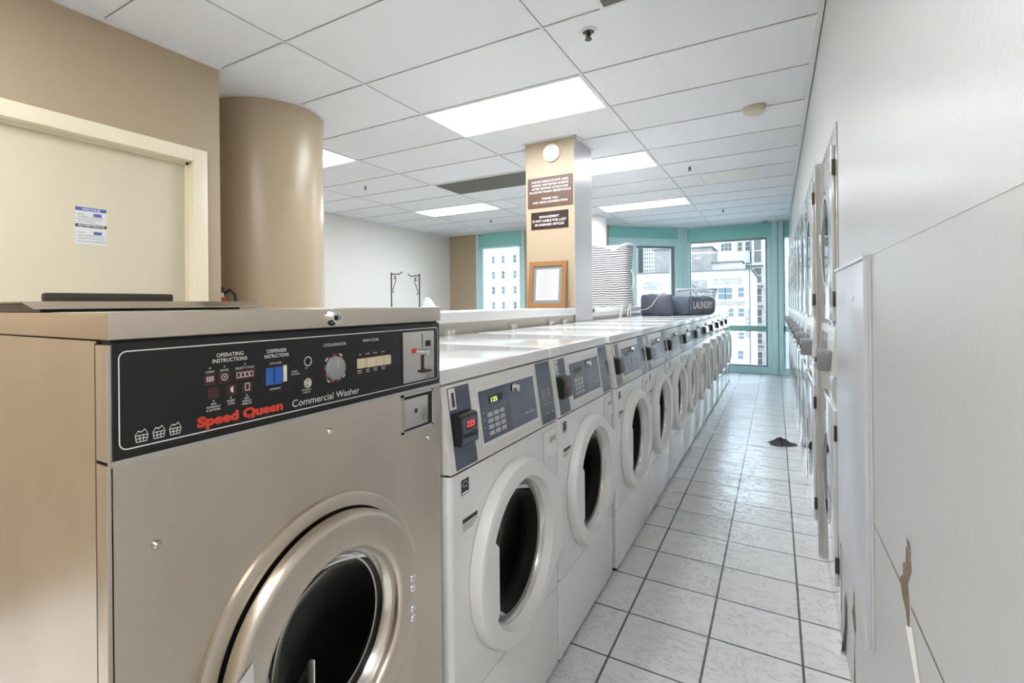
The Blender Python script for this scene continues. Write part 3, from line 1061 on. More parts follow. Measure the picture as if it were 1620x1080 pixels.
# door
b = MB('steel')
b.lathe([(.0003, .250), (.007, .249), (.010, .243), (.010, .225), (.002, .222)], (0, CU, CZD), 'x', 96)
b.mat('rubber'); b.lathe([(.003, .228), (.003, .165)], (0, CU, CZD), 'x', 96)
b.build('door_flange', sq)
b = MB('steel')
prof = [(.014, .212), (.016, .221), (.026, .2225), (.036, .219), (.0405, .213), (.041, .210), (.041, .166), (.040, .162), (.036, .157), (.032, .155), (.018, .155), (.014, .165)]
b.lathe(prof, (0, CU, CZD), 'x', 112)
dd = b.build('door', sq)
b = MB('steel2')
b.lathe([(.020, .1555), (.021, .149), (.012, .142), (-.004, .138), (-.006, .130)], (0, CU, CZD), 'x', 96); b.build('inner_rim', dd)
b = MB('dglass')
b.lathe([(.004, .140), (-.010, .130), (-.030, .105), (-.042, .060), (-.045, .0005)], (0, CU, CZD), 'x', 64)
b.build('door_glass', dd)
for z in (.735, .714, .672, .651):
    b = MB('chrome'); b.ball((.041, .538, z), .0085, 16, 8, (.6, 1, 1)); b.build('rivet', dd)
b = MB('paper'); b.add([(.0425, .130, .66), (.0425, .168, .66), (.0425, .163, .790), (.0425, .128, .768)], [(0,1,2,3)]); b.build('sticker', dd)
b = MB('lens'); b.prism([(.20,.60),(.292,.60),(.292,.706),(.286,.712),(.265,.698),(.20,.66)], 'x', .020, .023); b.mat('ink')
b.box(.0195, .0235, .2900, .2925, .60, .707)
b.build('plastic_tab', dd)
b = MB('drum')
b.lathe([(-.02, .195), (-.05, .24), (-.42, .24), (-.42, 0)], (0, CU, CZD), 'x', 64)
b.build('drum', sq)
b = MB('rubber'); b.lathe([(-.001, .175), (-.04, .168), (-.05, .20), (-.02, .21)], (0, CU, CZD), 'x', 64); b.build('door_seal', sq)

# ------------------------------------------------------------------ white washers
WW = .693
DU, DZ = .345, .575
def fx(z): return .003 - .030*(z-.888)/.217        # sloping console face
def face_quad(b, u0, u1, z0, z1, lift=.001, du=0):
    b.add([(fx(z0)+lift, u0+du, z0), (fx(z0)+lift, u1+du, z0), (fx(z1)+lift, u1, z1), (fx(z1)+lift, u0, z1)], [(0,1,2,3)])
def face_box(b, u0, u1, z0, z1, lift=.001, th=.003):
    a = lift+th
    V = [(fx(z0), u0, z0), (fx(z0), u1, z0), (fx(z1), u1, z1), (fx(z1), u0, z1),
         (fx(z0)+a, u0, z0), (fx(z0)+a, u1, z0), (fx(z1)+a, u1, z1), (fx(z1)+a, u0, z1)]
    b.add(V, [(0,3,2,1),(4,5,6,7),(0,1,5,4),(1,2,6,5),(2,3,7,6),(3,0,4,7)])
UPF = Vector((fx(1.1)-fx(.9), 0, .2)).normalized()
def face_text(b, s, u, z, h, lift=.0015, **k):
    b.text(s, (fx(z)+lift, u, z), h, (0,1,0), UPF, **k)

def make_washer():
    t = thing('front_load_washer', 'x', 'washing machine', (0,0,0), 'white front-load washers in the row')
    # cabinet: shell open behind the door
    b = MB('white')
    r = .014
    def wallpath(z0, z1):
        pts = [(-.765, 0)]
        for k in range(6):
            a = pi*1.5 + (pi/2)*k/5
            pts.append((-r + r*cos(a), r + r*sin(a)))
        for k in range(6):
            a = (pi/2)*k/5
            pts.append((-r + r*cos(a), WW-r + r*sin(a)))
        pts.append((-.765, WW))
        # sides and rounded corners, without the flat front
        left = pts[:7]; right = pts[7:]
        for seg in (left, right, [pts[-1], pts[0]]):
            n = len(seg)
            b.add([(p[0], p[1], z0) for p in seg] + [(p[0], p[1], z1) for p in seg],
                  [(i, i+1, n+i+1, n+i) for i in range(n-1)], True)
    wallpath(.302, .884)
    holed(b, 0, r, WW-r, .302, .884, DU, DZ, .200)
    b.add([(-.765,0,.884),(-.02,0,.884),(-.02,WW,.884),(-.765,WW,.884)], [(0,1,2,3)])
    b.build('cabinet', t)
    b = MB('white')
    b.box(-.765, 0, 0, WW, .012, .2985, .012, 3)
    b.build('lower_panel', t)
    b = MB('rubber'); b.box(-.74, -.012, .012, WW-.012, .0, .012); b.build('base_plinth', t)
    # console
    b = MB('console')
    b.prism([(-.765,.888),(-.06,.888),(.003,.888),(fx(1.101),1.101),(-.765,1.101)], 'y', .0, WW, .004, 2)
    con = b.build('console', t)
    b = MB('white')
    b.prism([(-.767,1.105),(-.0265,1.105),(-.029,1.139),(-.034,1.1425),(-.767,1.1425)], 'y', .0, WW, .004, 3)
    b.build('top_panel', t)
    b = MB('blue')
    V = []
    face_box(b, .026, .128, .894, 1.094, .0, .0008)
    b.build('reader_strip', con)
    b = MB('blue'); face_box(b, .560, .680, .894, 1.098, .0, .0008)
    b.build('instruction_strip', con)
    b = MB('white2'); face_box(b, .158, .540, .917, 1.073, .0, .0012); b.build('control_bezel', con)
    b = MB('blue'); face_box(b, .170, .348, .927, 1.064, .0012, .0008)
    b.mat('blue2'); face_box(b, .350, .528, .927, 1.064, .0012, .0008)
    cp_ = b.build('control_pad', con)
    b = MB('black'); face_box(b, .218, .305, 1.024, 1.044, .002, .0006)
    b.build('display', con)
    b = MB('key')
    for r_ in range(4):
        for c_ in range(3):
            u = .204+.036*c_; z = .940+.0165*r_
            face_box(b, u, u+.028, z, z+.0115, .002, .0012)
    b.build('keypad', con)
    b = MB('ink')
    for k in range(5): face_quad(b, .235+.018*k, .239+.018*k, 1.010, 1.0125, .0026)
    for z in (1.005, .985, .965): face_quad(b, .180, .186, z, z+.002, .0026)
    for r_ in range(3):
        for c_ in range(2):
            u = .585+.045*c_; z = 1.0-.010*r_
            face_text(b, 'OOOO'[:3+c_], u, z, .0045, .0015, fit=.022)
    for u, z in ((.60, .925), (.65, .925), (.60, .955), (.64, .955)): face_quad(b, u, u+.014, z, z+.0015, .0016)
    face_text(b, 'SPEED QUEEN', .435, .955, .006, .0026, fit=.07)
    b.build('console_print', con)
    b = MB('chrome')
    c = (fx(1.046)+.001, .378, 1.046)
    b.lathe([(0, .0135), (.006, .0135), (.006, .0115), (.019, .0115), (.020, .007), (.016, .006), (.016, 0)], c, 'x', 24)
    b.mat('black'); b.lathe([(.0, .0150), (.003, .0150)], c, 'x', 24)
    b.build('panel_lock', con)
    # card reader
    b = MB('black')
    b.prism([(fx(.952),.952),(.012,.952),(.015,.958),(.013,1.022),(.008,1.029),(fx(1.031),1.031)], 'y', .030, .113, .002, 2)
    rd = b.build('card_reader', con)
    b = MB('blue')
    b.add([(.0157,.036,.957),(.0157,.108,.957),(.0137,.108,1.021),(.0137,.036,1.021)], [(0,1,2,3)]); b.mat('black')
    b.add([(.0163,.042,.972),(.0163,.108,.972),(.0159,.108,.981),(.0159,.042,.981)], [(0,1,2,3)])
    b.build('reader_face', rd)
    # recessed dispenser pull, upper right of the front
    b = MB('white2')
    b.box(.0, .004, .565, .680, .772, .866, .003)
    b.mat('half')
    b.add([(.0045,.615,.815),(.0045,.668,.815),(.0045,.668,.842),(.0045,.615,.842)], [(0,1,2,3)])
    b.mat('white2')
    b.prism([(.604,.780),(.672,.780),(.672,.818),(.650,.826),(.604,.818)], 'x', .004, .010, .002)
    b.build('dispenser_pull', t)
    # stickers
    b = MB('kink'); b.box(.0, .0006, .050, .086, .824, .863)
    st = b.build('energy_sticker', t)
    b = MB('ink')
    pts = [(.0009, .068+.013*cos(a), .848+.010*sin(a)) for a in [pi*k/10 for k in range(11)]]
    pt2 = [(.0009, .068+.0115*cos(a), .848+.0085*sin(a)) for a in [pi*k/10 for k in range(11)]]
    b.add(pts+pt2, [(i, i+1, 12+i, 11+i) for i in range(10)])
    b.text('energy', (.0009, .068, .843), .005, align='CENTER', fit=.022)
    b.box(.0007, .0009, .053, .083, .8265, .831)
    b.build('sticker_print', st)
    b = MB('kink'); b.box(.0, .0006, .055, .128, .752, .763)
    for i in range(3): b.box(.0, .0005, .055, .128-.012*i, .745-.006*i, .7463-.006*i)
    b.build('notice_sticker', t)
    # door
    def Rd(th):
        y_, z_ = cos(th), sin(th)
        best = .262
        # polygon of the flat handle side
        poly = [(.10, .243), (.314, .118), (.316, -.05), (.300, -.115), (.15, -.215)]
        for (a, b_) in zip(poly[:-1], poly[1:]):
            dx, dz = b_[0]-a[0], b_[1]-a[1]
            den = y_*dz - z_*dx
            if abs(den) < 1e-9: continue
            tt = (a[0]*dz - a[1]*dx)/den
            ss = (a[0]*z_ - a[1]*y_)/den
            if tt > 0 and -1e-6 <= ss <= 1+1e-6: best = max(best, tt)
        return best
    def Ri(th):
        r0 = .212
        x_, z_ = r0*cos(th), r0*sin(th)
        if x_ < 0 and -.108 < z_ < .095: return min(r0, .168/abs(cos(th)))
        return r0
    N = 144
    prof = [(.001, .262), (.022, 0), (.034, -.006), (.038, -.016), (.038, -.020), (.038, 1), (.038, 1), (.030, 1.1), (.010, 2)]
    def rf(k, th):
        if k == 0: return .262
        if k in (1, 2, 3, 4): return Rd(th) + prof[k][1]
        if k == 5: return Ri(th)+.003
        if k == 6: return Ri(th)
        if k == 7: return Ri(th)-.002
        return .200
    b = MB('white2'); b.lathe(prof, (0, DU, DZ), 'x', N, rf)
    dr_ = b.build('door', t)
    b = MB('steel2'); b.lathe([(.012, .2015), (.013, .196), (.006, .191), (.0, .189)], (0, DU, DZ), 'x', 72)
    b.mat('seal'); b.lathe([(.0, .189), (-.004, .1875), (-.006, .184)], (0, DU, DZ), 'x', 72)
    b.build('trim_ring', dr_)
    b = MB('dglass'); b.lathe([(.004, .192), (-.016, .186), (-.05, .165), (-.075, .130), (-.085, .06), (-.086, .0005)], (0, DU, DZ), 'x', 56)
    b.build('door_glass', dr_)
    b = MB('drum')
    b.lathe([(-.07, .21), (-.09, .25), (-.40, .25), (-.40, 0)], (0, DU, DZ), 'x', 56)
    b.build('drum', t)
    b = MB('seal'); b.lathe([(-.001, .200), (-.05, .195), (-.06, .21), (-.075, .215)], (0, DU, DZ), 'x', 56); b.build('door_seal', t)
    return t

ordn = ['first', 'second', 'third', 'fourth', 'fifth', 'sixth', 'seventh', 'eighth', 'ninth', 'tenth', 'eleventh', 'last']
wl = ['white front-load washer wearing the number 1 tag, with lit displays',
      'white front-load washer wearing the number 2 tag, next to number 1'] + \
     [f'{ordn[k]} white front-load washer in the row, counted from the steel washer' for k in range(2, 11)] + \
     ['last white front-load washer at the far window end of the row']
wash0 = make_washer()
def wloc(k):
    return (-.673 + (.010 if k >= 2 else 0), 1.006 + .7015*k + (.03 if k >= 2 else 0), 0)
washers = []
for k in range(12):
    o = wash0 if k == 0 else dup(wash0, wloc(k))
    o.location = wloc(k)
    o['label'] = wl[k]
    washers.append(o)
for k, o in enumerate(washers):
    con = [c for c in o.children if c.name.split('.')[0] == 'console'][0]
    if k < 6:
        b = MB('white2'); face_box(b, .029, .059, 1.040, 1.092, .0008, .0006)
        b.mat('kink')
        if k == 0:
            face_text(b, '1', .045, 1.046, .038, .003, align='CENTER', fit=.011, bold=.0)
        elif k == 1:
            face_text(b, '2', .045, 1.046, .038, .003, align='CENTER', fit=.018)
        b.build('number_tag', con)
    rdr = [c for c in con.children if c.name.split('.')[0] == 'card_reader'][0]
    b = MB('black')
    b.add([(.0147,.052,.990),(.0147,.100,.990),(.0138,.100,1.016),(.0138,.052,1.016)], [(0,1,2,3)])
    b.mat('redglow' if k == 0 else 'redled_dim')
    if k == 0:
        b.text('225', (.0152, .076, .996), .016, align='CENTER', fit=.036)
    else:
        b.add([(.0152,.056,.993),(.0152,.096,.993),(.0143,.096,1.013),(.0143,.056,1.013)], [(0,1,2,3)])
    b.build('reader_display', rdr)
    if k == 0:
        b = MB('greenglow'); face_text(b, '125', .228, 1.027, .013, .0030, fit=.036, bold=.01); b.build('display_digits', con)

# ------------------------------------------------------------------ dryers on the right
def make_dryer():
    t = thing('stacked_dryer', 'x', 'dryer', (0,0,0), 'stacked dryers along the right wall')
    DW = .69
    b = MB('dryer')
    b.box(0, .70, 0, DW, .0, .965, .004)
    b.box(0, .70, 0, DW, .968, 2.0, .004)
    b.build('cabinet', t)
    b = MB('dryerside'); b.box(.002, .02, -.0015, 0.0, .02, 1.98); b.build('edge_strip', t)
    for z0, z1 in ((1.22, 1.92), (.17, .87)):
        b = MB('dryer')
        b.box(-.014, 0, .035, .655, z0, z1, .006, 3)
        d_ = b.build('door', t)
        b = MB('dryerside'); b.lathe([(-.0138, .205), (-.0155, .204), (-.0155, .19), (-.014, .187)], (0, .345, (z0+z1)/2), 'x', 40)
        b.build('door_ring', d_)
        b = MB('dglass'); b.lathe([(-.0146, .186), (-.0150, .12), (-.0152, .0005)], (0, .345, (z0+z1)/2), 'x', 40)
        b.mat('black'); b.lathe([(-.0141, .186), (-.0141, 0.001)], (0, .345, (z0+z1)/2), 'x', 40)
        b.build('door_glass', d_)
        b = MB('steel2'); b.box(-.018, -.014, .612, .634, (z0+z1)/2-.06, (z0+z1)/2+.06, .001); b.build('door_handle', d_)
        for zz in (z0+.09, z1-.09):
            b = MB('darkmetal'); b.box(-.0135, -.0005, .020, .033, zz-.03, zz+.03, .001); b.build('hinge', d_)
    b = MB('console')
    b.prism([(0,1.0),(-.020,1.01),(-.008,1.19),(0,1.195)], 'y', .004, DW-.004)
    cp_ = b.build('control_panel', t)
    b = MB('blue'); b.add([(-.0195,.30,1.03),(-.0195,.62,1.03),(-.0110,.62,1.16),(-.0110,.30,1.16)], [(0,1,2,3)])
    b.build('control_overlay', cp_)
    b = MB('coin'); b.box(-.062, -.012, .05, .20, 1.02, 1.10, .003); cb_ = b.build('coin_box', t)
    b = MB('black'); b.cyl((-.062, .125, 1.06), (-.067, .125, 1.06), .010, 12); b.build('coin_lock', cb_)
    return t
dl = ['stacked dryer nearest the camera, set back flush with the right wall',
      'second stacked dryer along the right wall, its side edge showing as a grey post'] + \
     [f'{ordn[k]} stacked dryer along the right wall, counted from the camera' for k in range(2, 8)] + \
     ['last stacked dryer along the right wall, by the window end']
dry0 = make_dryer()
for k in range(9):
    loc = (.205 if k == 0 else .176, 2.412 + .6965*k, 0)
    o = dry0 if k == 0 else dup(dry0, loc)
    o.location = loc
    o['label'] = dl[k]

# access panel on the near right wall
t = thing('access_panel', 'pale painted metal access panel on the right wall beside the dryers', 'panel', (.21, 1.64, .40))
b = MB('panel'); b.box(-.012, -.001, .012, .745, .006, 1.012, .002); b.build('panel_door', t)
b = MB('panel')
b.box(-.006, -.0005, -.004, .004, 0, 1.02); b.box(-.016, -.0005, .006, .014, 0, 1.02, .001)
b.box(-.016, -.0005, .004, .75, 1.012, 1.022, .001); b.build('panel_frame', t)
b = MB('darkmetal'); b.box(-.004, -.0005, -.001, .005, 0, 1.018); b.box(-.0125, -.0121, .24, .246, .90, .915); b.build('panel_gap', t)

# ------------------------------------------------------------------ outlets on the half wall
for Y_, l in ((2.12, 'beige wall outlet box just above the number 2 washer'), (2.86, 'wall outlet box on the half wall above the third washer'),
              (3.50, 'wall outlet box on the half wall above the fourth washer'), (3.78, 'wall outlet box nearest the square pillar')):
    t = thing('wall_outlet', l, 'outlet', (-1.452, Y_, 1.15))
    b = MB('half'); b.box(0, .010, 0, .115, -.03, .030, .002); b.build('cover_plate', t)
    b = MB('white2')
    for u in (.025, .065): b.box(.010, .012, u, u+.026, -.012, .018)
    b.build('socket', t)
    b = MB('half'); b.box(.012, .022, .072, .086, -.012, .0, .001); b.build('plug', t)

# white cable trough beyond the pillar
t = thing('cable_trough', 'white metal trough on the half wall behind the washers, past the pillar', 'trough', (-1.86, 4.62, 1.2055))
b = MB('ledge')
b.prism([(0,.0),(.405,.0),(.432,.040),(.428,.050),(0,.050)], 'y', .03, 2.2, .002); b.build('trough_body', t)
b = MB('darkmetal'); b.box(.34, .40, .008, .03, .012, .042, .002); b.build('end_cap', t)
for i, (yy, h) in enumerate(((5.32, .13), (5.62, .14))):
    b = MB('cord')
    pts = []
    for k in range(17):
        a = k/16
        pts.append((-1.385 + .02*sin(pi*a), yy + (.06 if i else -.05)*(a-.2)*2, 1.152 + h*sin(pi*min(1, a*1.15))**.7 if a < .87 else 1.150))
    b.tube(pts, .0045, 8)
    o = b.build('power_cord')
    tag(o, ('left' if i == 0 else 'right') + ' looped white cord rising behind the washers below the striped hamper', 'cord', 'white cords behind the washers')

# ------------------------------------------------------------------ striped hamper on the half wall
def hamper():
    t = thing('striped_hamper', 'tall striped fabric laundry hamper with white rim, beyond the square pillar', 'hamper', (-1.62, 5.80, 1.2565))
    n = 48
    rings = 22
    V, F = [], []
    H_ = .665
    for k in range(rings+1):
        z = H_*k/rings
        for i in range(n):
            a = 2*pi*i/n
            sx = .235*(1 - .05*sin(pi*k/rings)); sy = .17
            c_, s_ = cos(a), sin(a)
            e = .45
            x = sx*math.copysign(abs(c_)**e, c_); y = sy*math.copysign(abs(s_)**e, s_)
            wob = .008*sin(7*z*3+3*a) + .006*sin(5*a+9*z)
            x *= 1+wob; y *= 1+wob
            top = z + (k/rings)**3*(.03 - .05*math.exp(-((x-.09)/.07)**2) ) - (.03*math.exp(-((x-.02)/.09)**2) if k == rings else 0)
            V.append((x, y, top))
    for k in range(rings):
        for i in range(n):
            j = (i+1) % n
            F.append((k*n+i, k*n+j, (k+1)*n+j, (k+1)*n+i))
    F.append(tuple(range(n))[::-1])
    b = MB('stripe'); b.add(V, F, True); b.build('fabric_body', t)
    rim = [Vector(V[rings*n+i]) for i in range(n)] + [Vector(V[rings*n])]
    b = MB('rim'); b.tube([p + Vector((0,0,.004)) for p in rim], .009, 8)
    b.add([p for p in rim[:n]] , [tuple(range(n))])
    b.build('rim', t)
    b = MB('rim')
    b.tube([(.225, .0, .42), (.25, .01, .36), (.252, .01, .26), (.232, .0, .20)], .007, 8)
    b.build('side_handle', t)
    return t
hamper()

# ------------------------------------------------------------------ laundry bags and basket on the washer tops
TOPZ = 1.1435
def softbox(mname, L_, W_, H_, seed, nx=26, nr=28, e=.62, puck=.0):
    rnd = random.Random(seed)
    ph = [rnd.uniform(0, 6) for _ in range(8)]
    V, F = [], []
    for k in range(nx+1):
        s = k/nx
        x = L_*(s-.5)
        ends = (1 - abs(2*s-1)**9)**.45 if 0 < s < 1 else 0.0
        f = .72 + .28*ends if 0 < s < 1 else .55
        for i in range(nr):
            a = 2*pi*i/nr
            c_, s_ = cos(a), sin(a)
            y = W_/2*f*math.copysign(abs(c_)**e, c_)
            z = H_/2*f*math.copysign(abs(s_)**e, s_)
            w = 1 + .03*sin(9*s+ph[0]+2*a) + .025*sin(17*s+ph[1]-3*a) + .02*sin(5*a+ph[2]+6*s)
            y *= w; z *= w
            z = max(z, -H_/2*.93) + H_/2*.93
            V.append((x*(1+.02*sin(3*a+ph[3])), y, z))
    for k in range(nx):
        for i in range(nr):
            j = (i+1) % nr
            F.append((k*nr+i, k*nr+j, (k+1)*nr+j, (k+1)*nr+i))
    F.append(tuple(range(nr))[::-1]); F.append(tuple(range(nx*nr, (nx+1)*nr)))
    b = MB(mname); b.add(V, F, True)
    return b
t = thing('laundry_bag', 'dark slate drawstring laundry bag lying on the washer tops', 'laundry bag', (-1.222, 6.36, TOPZ), rotz=radians(8))
softbox('bagdark', .36, .32, .27, 4, e=.6).build('fabric_body', t)
b = MB('cord')
b.tube([(-.19, -.16, .07), (-.12, -.195, .075), (-.05, -.20, .12), (0, -.17, .20), (.05, -.12, .262), (.12, -.02, .275)], .0045, 8)
b.build('drawstring', t)
L0, L1 = Vector((-1.0, 6.50)), Vector((-.775, 7.36))
ang = math.atan2((L1-L0).y, (L1-L0).x)
mid = (L0+L1)/2
t = thing('laundry_bag', 'grey hamper bag printed LAUNDRY in white, lying on the washer tops', 'laundry bag', (mid.x-.02, mid.y+.07, TOPZ), rotz=ang)
softbox('baggrey', .90, .27, .245, 9, e=.5).build('fabric_body', t)
b = MB('ink')
b.text('LAUNDRY', (-.335, -.1465, .08), .09, (1,0,0), (0,0,1), fit=.62, bold=.035)
# lay the printing on the curved side
b.v = [(x, -.142 - .004*cos((x)*6), z) for x, y, z in b.v]
b.build('laundry_lettering', t)
b = MB('ink')
for z in (.06, .09, .12, .15, .18): b.box(-.405, -.385, -.139, -.137, z, z+.012)
b.build('side_print', t)
t = thing('laundry_basket', 'pale grey plastic laundry basket behind the printed laundry bag', 'laundry basket', (-1.0, 8.15, TOPZ), rotz=0)
b = MB('basket')
def ring(w_, d_, z, n=40, e=.5):
    pts = []
    for i in range(n+1):
        a = 2*pi*i/n
        c_, s_ = cos(a), sin(a)
        pts.append((w_*math.copysign(abs(c_)**e, c_), d_*math.copysign(abs(s_)**e, s_), z))
    return pts
b.tube(ring(.27, .22, .345), .013, 8)
b.tube(ring(.26, .21, .30), .006, 6)
b.build('rim', t)
b = MB('basket')
N = 44
lo, hi = ring(.19, .15, .005, N), ring(.265, .215, .345, N)
for i in range(N): b.tube([lo[i], hi[i]], .0045, 5)
for s in (.25, .5, .75):
    b.tube([tuple(Vector(l).lerp(Vector(h), s)) for l, h in zip(lo, hi)], .004, 5)
b.add([p for p in lo[:N]], [tuple(range(N))])
b.build('lattice', t)

# ------------------------------------------------------------------ garment rack and sheer cloth on the other side of the half wall
t = thing('garment_rack', 'dark wrought iron rack with scrolled corner brackets beyond the steel washer', 'rack', (-4.80, 6.0, 0))
xa, xb = -.268, .272
for x_, h_ in ((xa, 1.805), (xb, 1.765)):
    b = MB('iron'); b.cyl((x_, 0, .0), (x_, 0, h_), .011, 10); b.build('post', t)
    s = 1 if x_ < 0 else -1
    b = MB('iron')
    z0 = h_-.03
    b.tube([(x_, 0, z0), (x_+s*.07, 0, z0+.004), (x_+s*.13, 0, z0-.006), (x_+s*.18, 0, z0+.004), (x_+s*.215, 0, z0+.03)], .0075, 8)
    pts = []
    for k in range(15):
        a = -.3 + 4.6*k/14
        r = .035*(1-k/20)
        pts.append((x_+s*(.052 + r*sin(a)), 0, z0-.055 + r*cos(a)))
    b.tube(pts[::-1] + [(x_+s*.082, 0, z0-.03), (x_+s*.090, 0, z0-.09), (x_+s*.055, 0, z0-.17), (x_+s*.03, 0, z0-.24), (x_+s*.035, 0, z0-.285), (x_+s*.055, 0, z0-.275)], .006, 8)
    b.build('scroll_bracket', t)
b = MB('iron')
b.box(xa-.02, xb+.02, -.02, .02, .10, .13); b.box(xa-.02, xa+.02, -.25, .25, 0, .03); b.box(xb-.02, xb+.02, -.25, .25, 0, .03)
b.build('base', t)
# table with a heap of sheer cloth
t = thing('folding_table', 'white folding table behind the half wall, under the heap of sheer cloth', 'table', (-3.66, 5.45, 0))
b = MB('white2'); b.box(-.45, .45, -.35, .35, .86, .90, .005); b.build('tabletop', t)
for sx in (-.4, .4):
    for sy in (-.3, .3):
        b = MB('darkmetal'); b.cyl((sx, sy, 0), (sx, sy, .86), .015, 8); b.build('leg', t)
V, F = [], []
nx, ny = 34, 20
rnd = random.Random(5)
for j in range(ny+1):
    for i in range(nx+1):
        u = i/nx; v = j/ny
        x = -.42 + .78*u; y = -.28 + .5*v
        ridge = math.exp(-((v-.5)/.28)**2)
        h = (.56*(1-u)**1.0*(1 if u > .02 else .96) + .14*math.exp(-((u-.72)/.16)**2)) * ridge
        h *= 1 + .06*sin(14*v+6*u) + .05*sin(23*u+5*v)
        edge = min(1, 8*u+.15, 8*(1-u), 6*v, 6*(1-v))
        V.append((x, y, max(.002, h*edge)))
for j in range(ny):
    for i in range(nx):
        a = j*(nx+1)+i
        F.append((a, a+1, a+nx+2, a+nx+1))
b = MB('sheer'); b.add(V, F, True)
o = b.build('sheer_cloth', None, (-3.66, 5.45, .901))
tag(o, 'heap of sheer white cloth beside the iron rack behind the half wall', 'cloth')

# ------------------------------------------------------------------ fire extinguisher on the return of the left wall
t = thing('fire_extinguisher', 'red fire extinguisher with black hose hung behind the left wall corner', 'fire extinguisher', (-2.925, 1.85, .93))
b = MB('fired')
b.lathe([(0, 0), (0, .055), (.02, .06), (.36, .06), (.40, .045), (.42, .022), (.43, .022), (.43, 0)], (0,0,0), 'z', 32)
b.build('cylinder', t)
b = MB('steel2'); b.cyl((0,0,.43), (0,0,.46), .016, 12)
b.mat('black'); b.prism([(-.045,.46),(.02,.46),(.02,.475),(-.045,.485)], 'y', -.008, .008); b.prism([(-.045,.50),(.015,.478),(.02,.49),(-.04,.51)], 'y', -.008, .008)
b.build('valve_handle', t)
b = MB('black'); b.tube([(0, .016, .45), (.02, .045, .478), (.045, .06, .45), (.055, .062, .38), (.058, .06, .22), (.05, .055, .12)], .009, 8); b.build('hose', t)
b = MB('steel2'); b.box(-.02, .02, -.078, -.058, .25, .38); b.build('bracket', t)

# lint-covered rag on the floor
V, F = [], []
rnd = random.Random(11)
n, m_ = 20, 10
for j in range(m_+1):
    for i in range(n):
        a = 2*pi*i/n
        r = j/m_
        rr = r*(1+.25*sin(3*a+1)+.15*sin(7*a))
        V.append((.10*rr*cos(a), .08*rr*sin(a), max(.0, (.045*(1-r)**.8)*(1+.5*sin(9*a+5*r)) ) + .002))
for j in range(m_):
    for i in range(n):
        k = (i+1) % n
        F.append((j*n+i, j*n+k, (j+1)*n+k, (j+1)*n+i))
b = MB('lint'); b.add(V, F, True)
o = b.build('lint_rag', None, (.03, 5.37, 0.001))
tag(o, 'small crumpled dark grey rag on the floor by the dryers', 'rag')

# ------------------------------------------------------------------ the city outside
b = MB('street'); b.box(-220, 160, 14, 400, -32, -31)
struct(b.build('ground_street'))

def building(name, label, x0, x1, y0, y1, z0, z1, m, coping=True):
    t = thing(name, label, 'building', ((x0+x1)/2, y0, z0))
    b = MB(m); b.box(x0-(x0+x1)/2, x1-(x0+x1)/2, 0, y1-y0, 0, z1-z0); b.build('facade', t)
    if coping:
        b = MB('roofdark'); b.box(x0-(x0+x1)/2-.15, x1-(x0+x1)/2+.15, -.15, y1-y0, z1-z0, z1-z0+.12); b.build('roof_coping', t)
    t['ox'] = (x0+x1)/2; t['oy'] = y0; t['oz'] = z0
    return t
def bwin(t, x0, x1, z0, z1, m='wdark', split=True, name='window'):
    ox, oz = t['ox'], t['oz']
    b = MB('winframe')
    a0, a1, c0, c1 = x0-ox, x1-ox, z0-oz, z1-oz
    w_ = min(.10, (a1-a0)*.12)
    b.box(a0-w_, a1+w_, -.05, -.005, c0-w_, c0); b.box(a0-w_, a1+w_, -.05, -.005, c1, c1+w_)
    b.box(a0-w_, a0, -.05, -.005, c0, c1); b.box(a1, a1+w_, -.05, -.005, c0, c1)
    if split: b.box(a0, a1, -.04, -.005, (c0+c1)/2-w_*.4, (c0+c1)/2+w_*.4)
    b.mat(m); b.box(a0, a1, -.012, -.004, c0, c1)
    return b.build(name, t)

# cream brick block seen through the left window
t = building('apartment_block', 'cream brick apartment block seen through the left window', -62, -42, 100, 118, -31, 21, 'bldcream')
for r_ in range(6):
    for c_, xx in enumerate((-54.5, -52.0, -49.1, -46.5)):
        z = 11.3 - 3.45*r_ + 3.45
        bwin(t, xx-.35, xx+.35, z-.9, z+.75, 'wmid' if (r_+c_) % 3 else 'wdark')
# tall white block behind
t = building('office_block', 'tall white block with gridded dark windows behind the roofs', -6.6, -2.6, 70, 84, -31, 16, 'bldpale')
for z in (7.5, 4.95, 10.4, 13.2):
    for xx in (-5.75, -5.35, -4.95): bwin(t, xx, xx+.34, z, z+1.05, 'wshut')
    for xx in (-3.95, -3.1): bwin(t, xx, xx+.5, z, z+1.05, 'wshut')
# fire escape facade at the right
t = building('fire_escape_building', 'white building with dark openings and fire escape at the right of the main window', -2.42, 4.5, 68.6, 84, -31, 17, 'bldwhite')
for z1_, z0_ in ((8.7, 5.9), (5.2, 3.5), (2.8, 1.2), (.3, -1.3), (-2.5, -3.7), (-4.7, -6.2), (-7.6, -9.2)):
    bwin(t, -2.15, -1.40, z0_, z1_, 'wshut')
b = MB('roofdark')
for z in (9.4, 5.5, 3.1, .75, -1.6, -4.0, -6.4):
    zz = z+31
    b.box(-3.42, -2.25, -.9, -.85, zz, zz+.05); b.box(-3.42, -2.25, -.9, 0, zz-.06, zz)
    b.box(-3.42, -2.25, -.9, -.86, zz+.55, zz+.6)
for (xx) in (-2.25,):
    for k in range(7):
        z = 34.5 - 2.4*k + 2
        b.tube([(-1.6+.0, -.6, z), (-1.15, -.6, z-1.2)], .04, 5)
        b.tube([(-1.15, -.6, z-1.2), (-1.6, -.6, z-2.4)], .04, 5)
b.build('fire_escape', t)
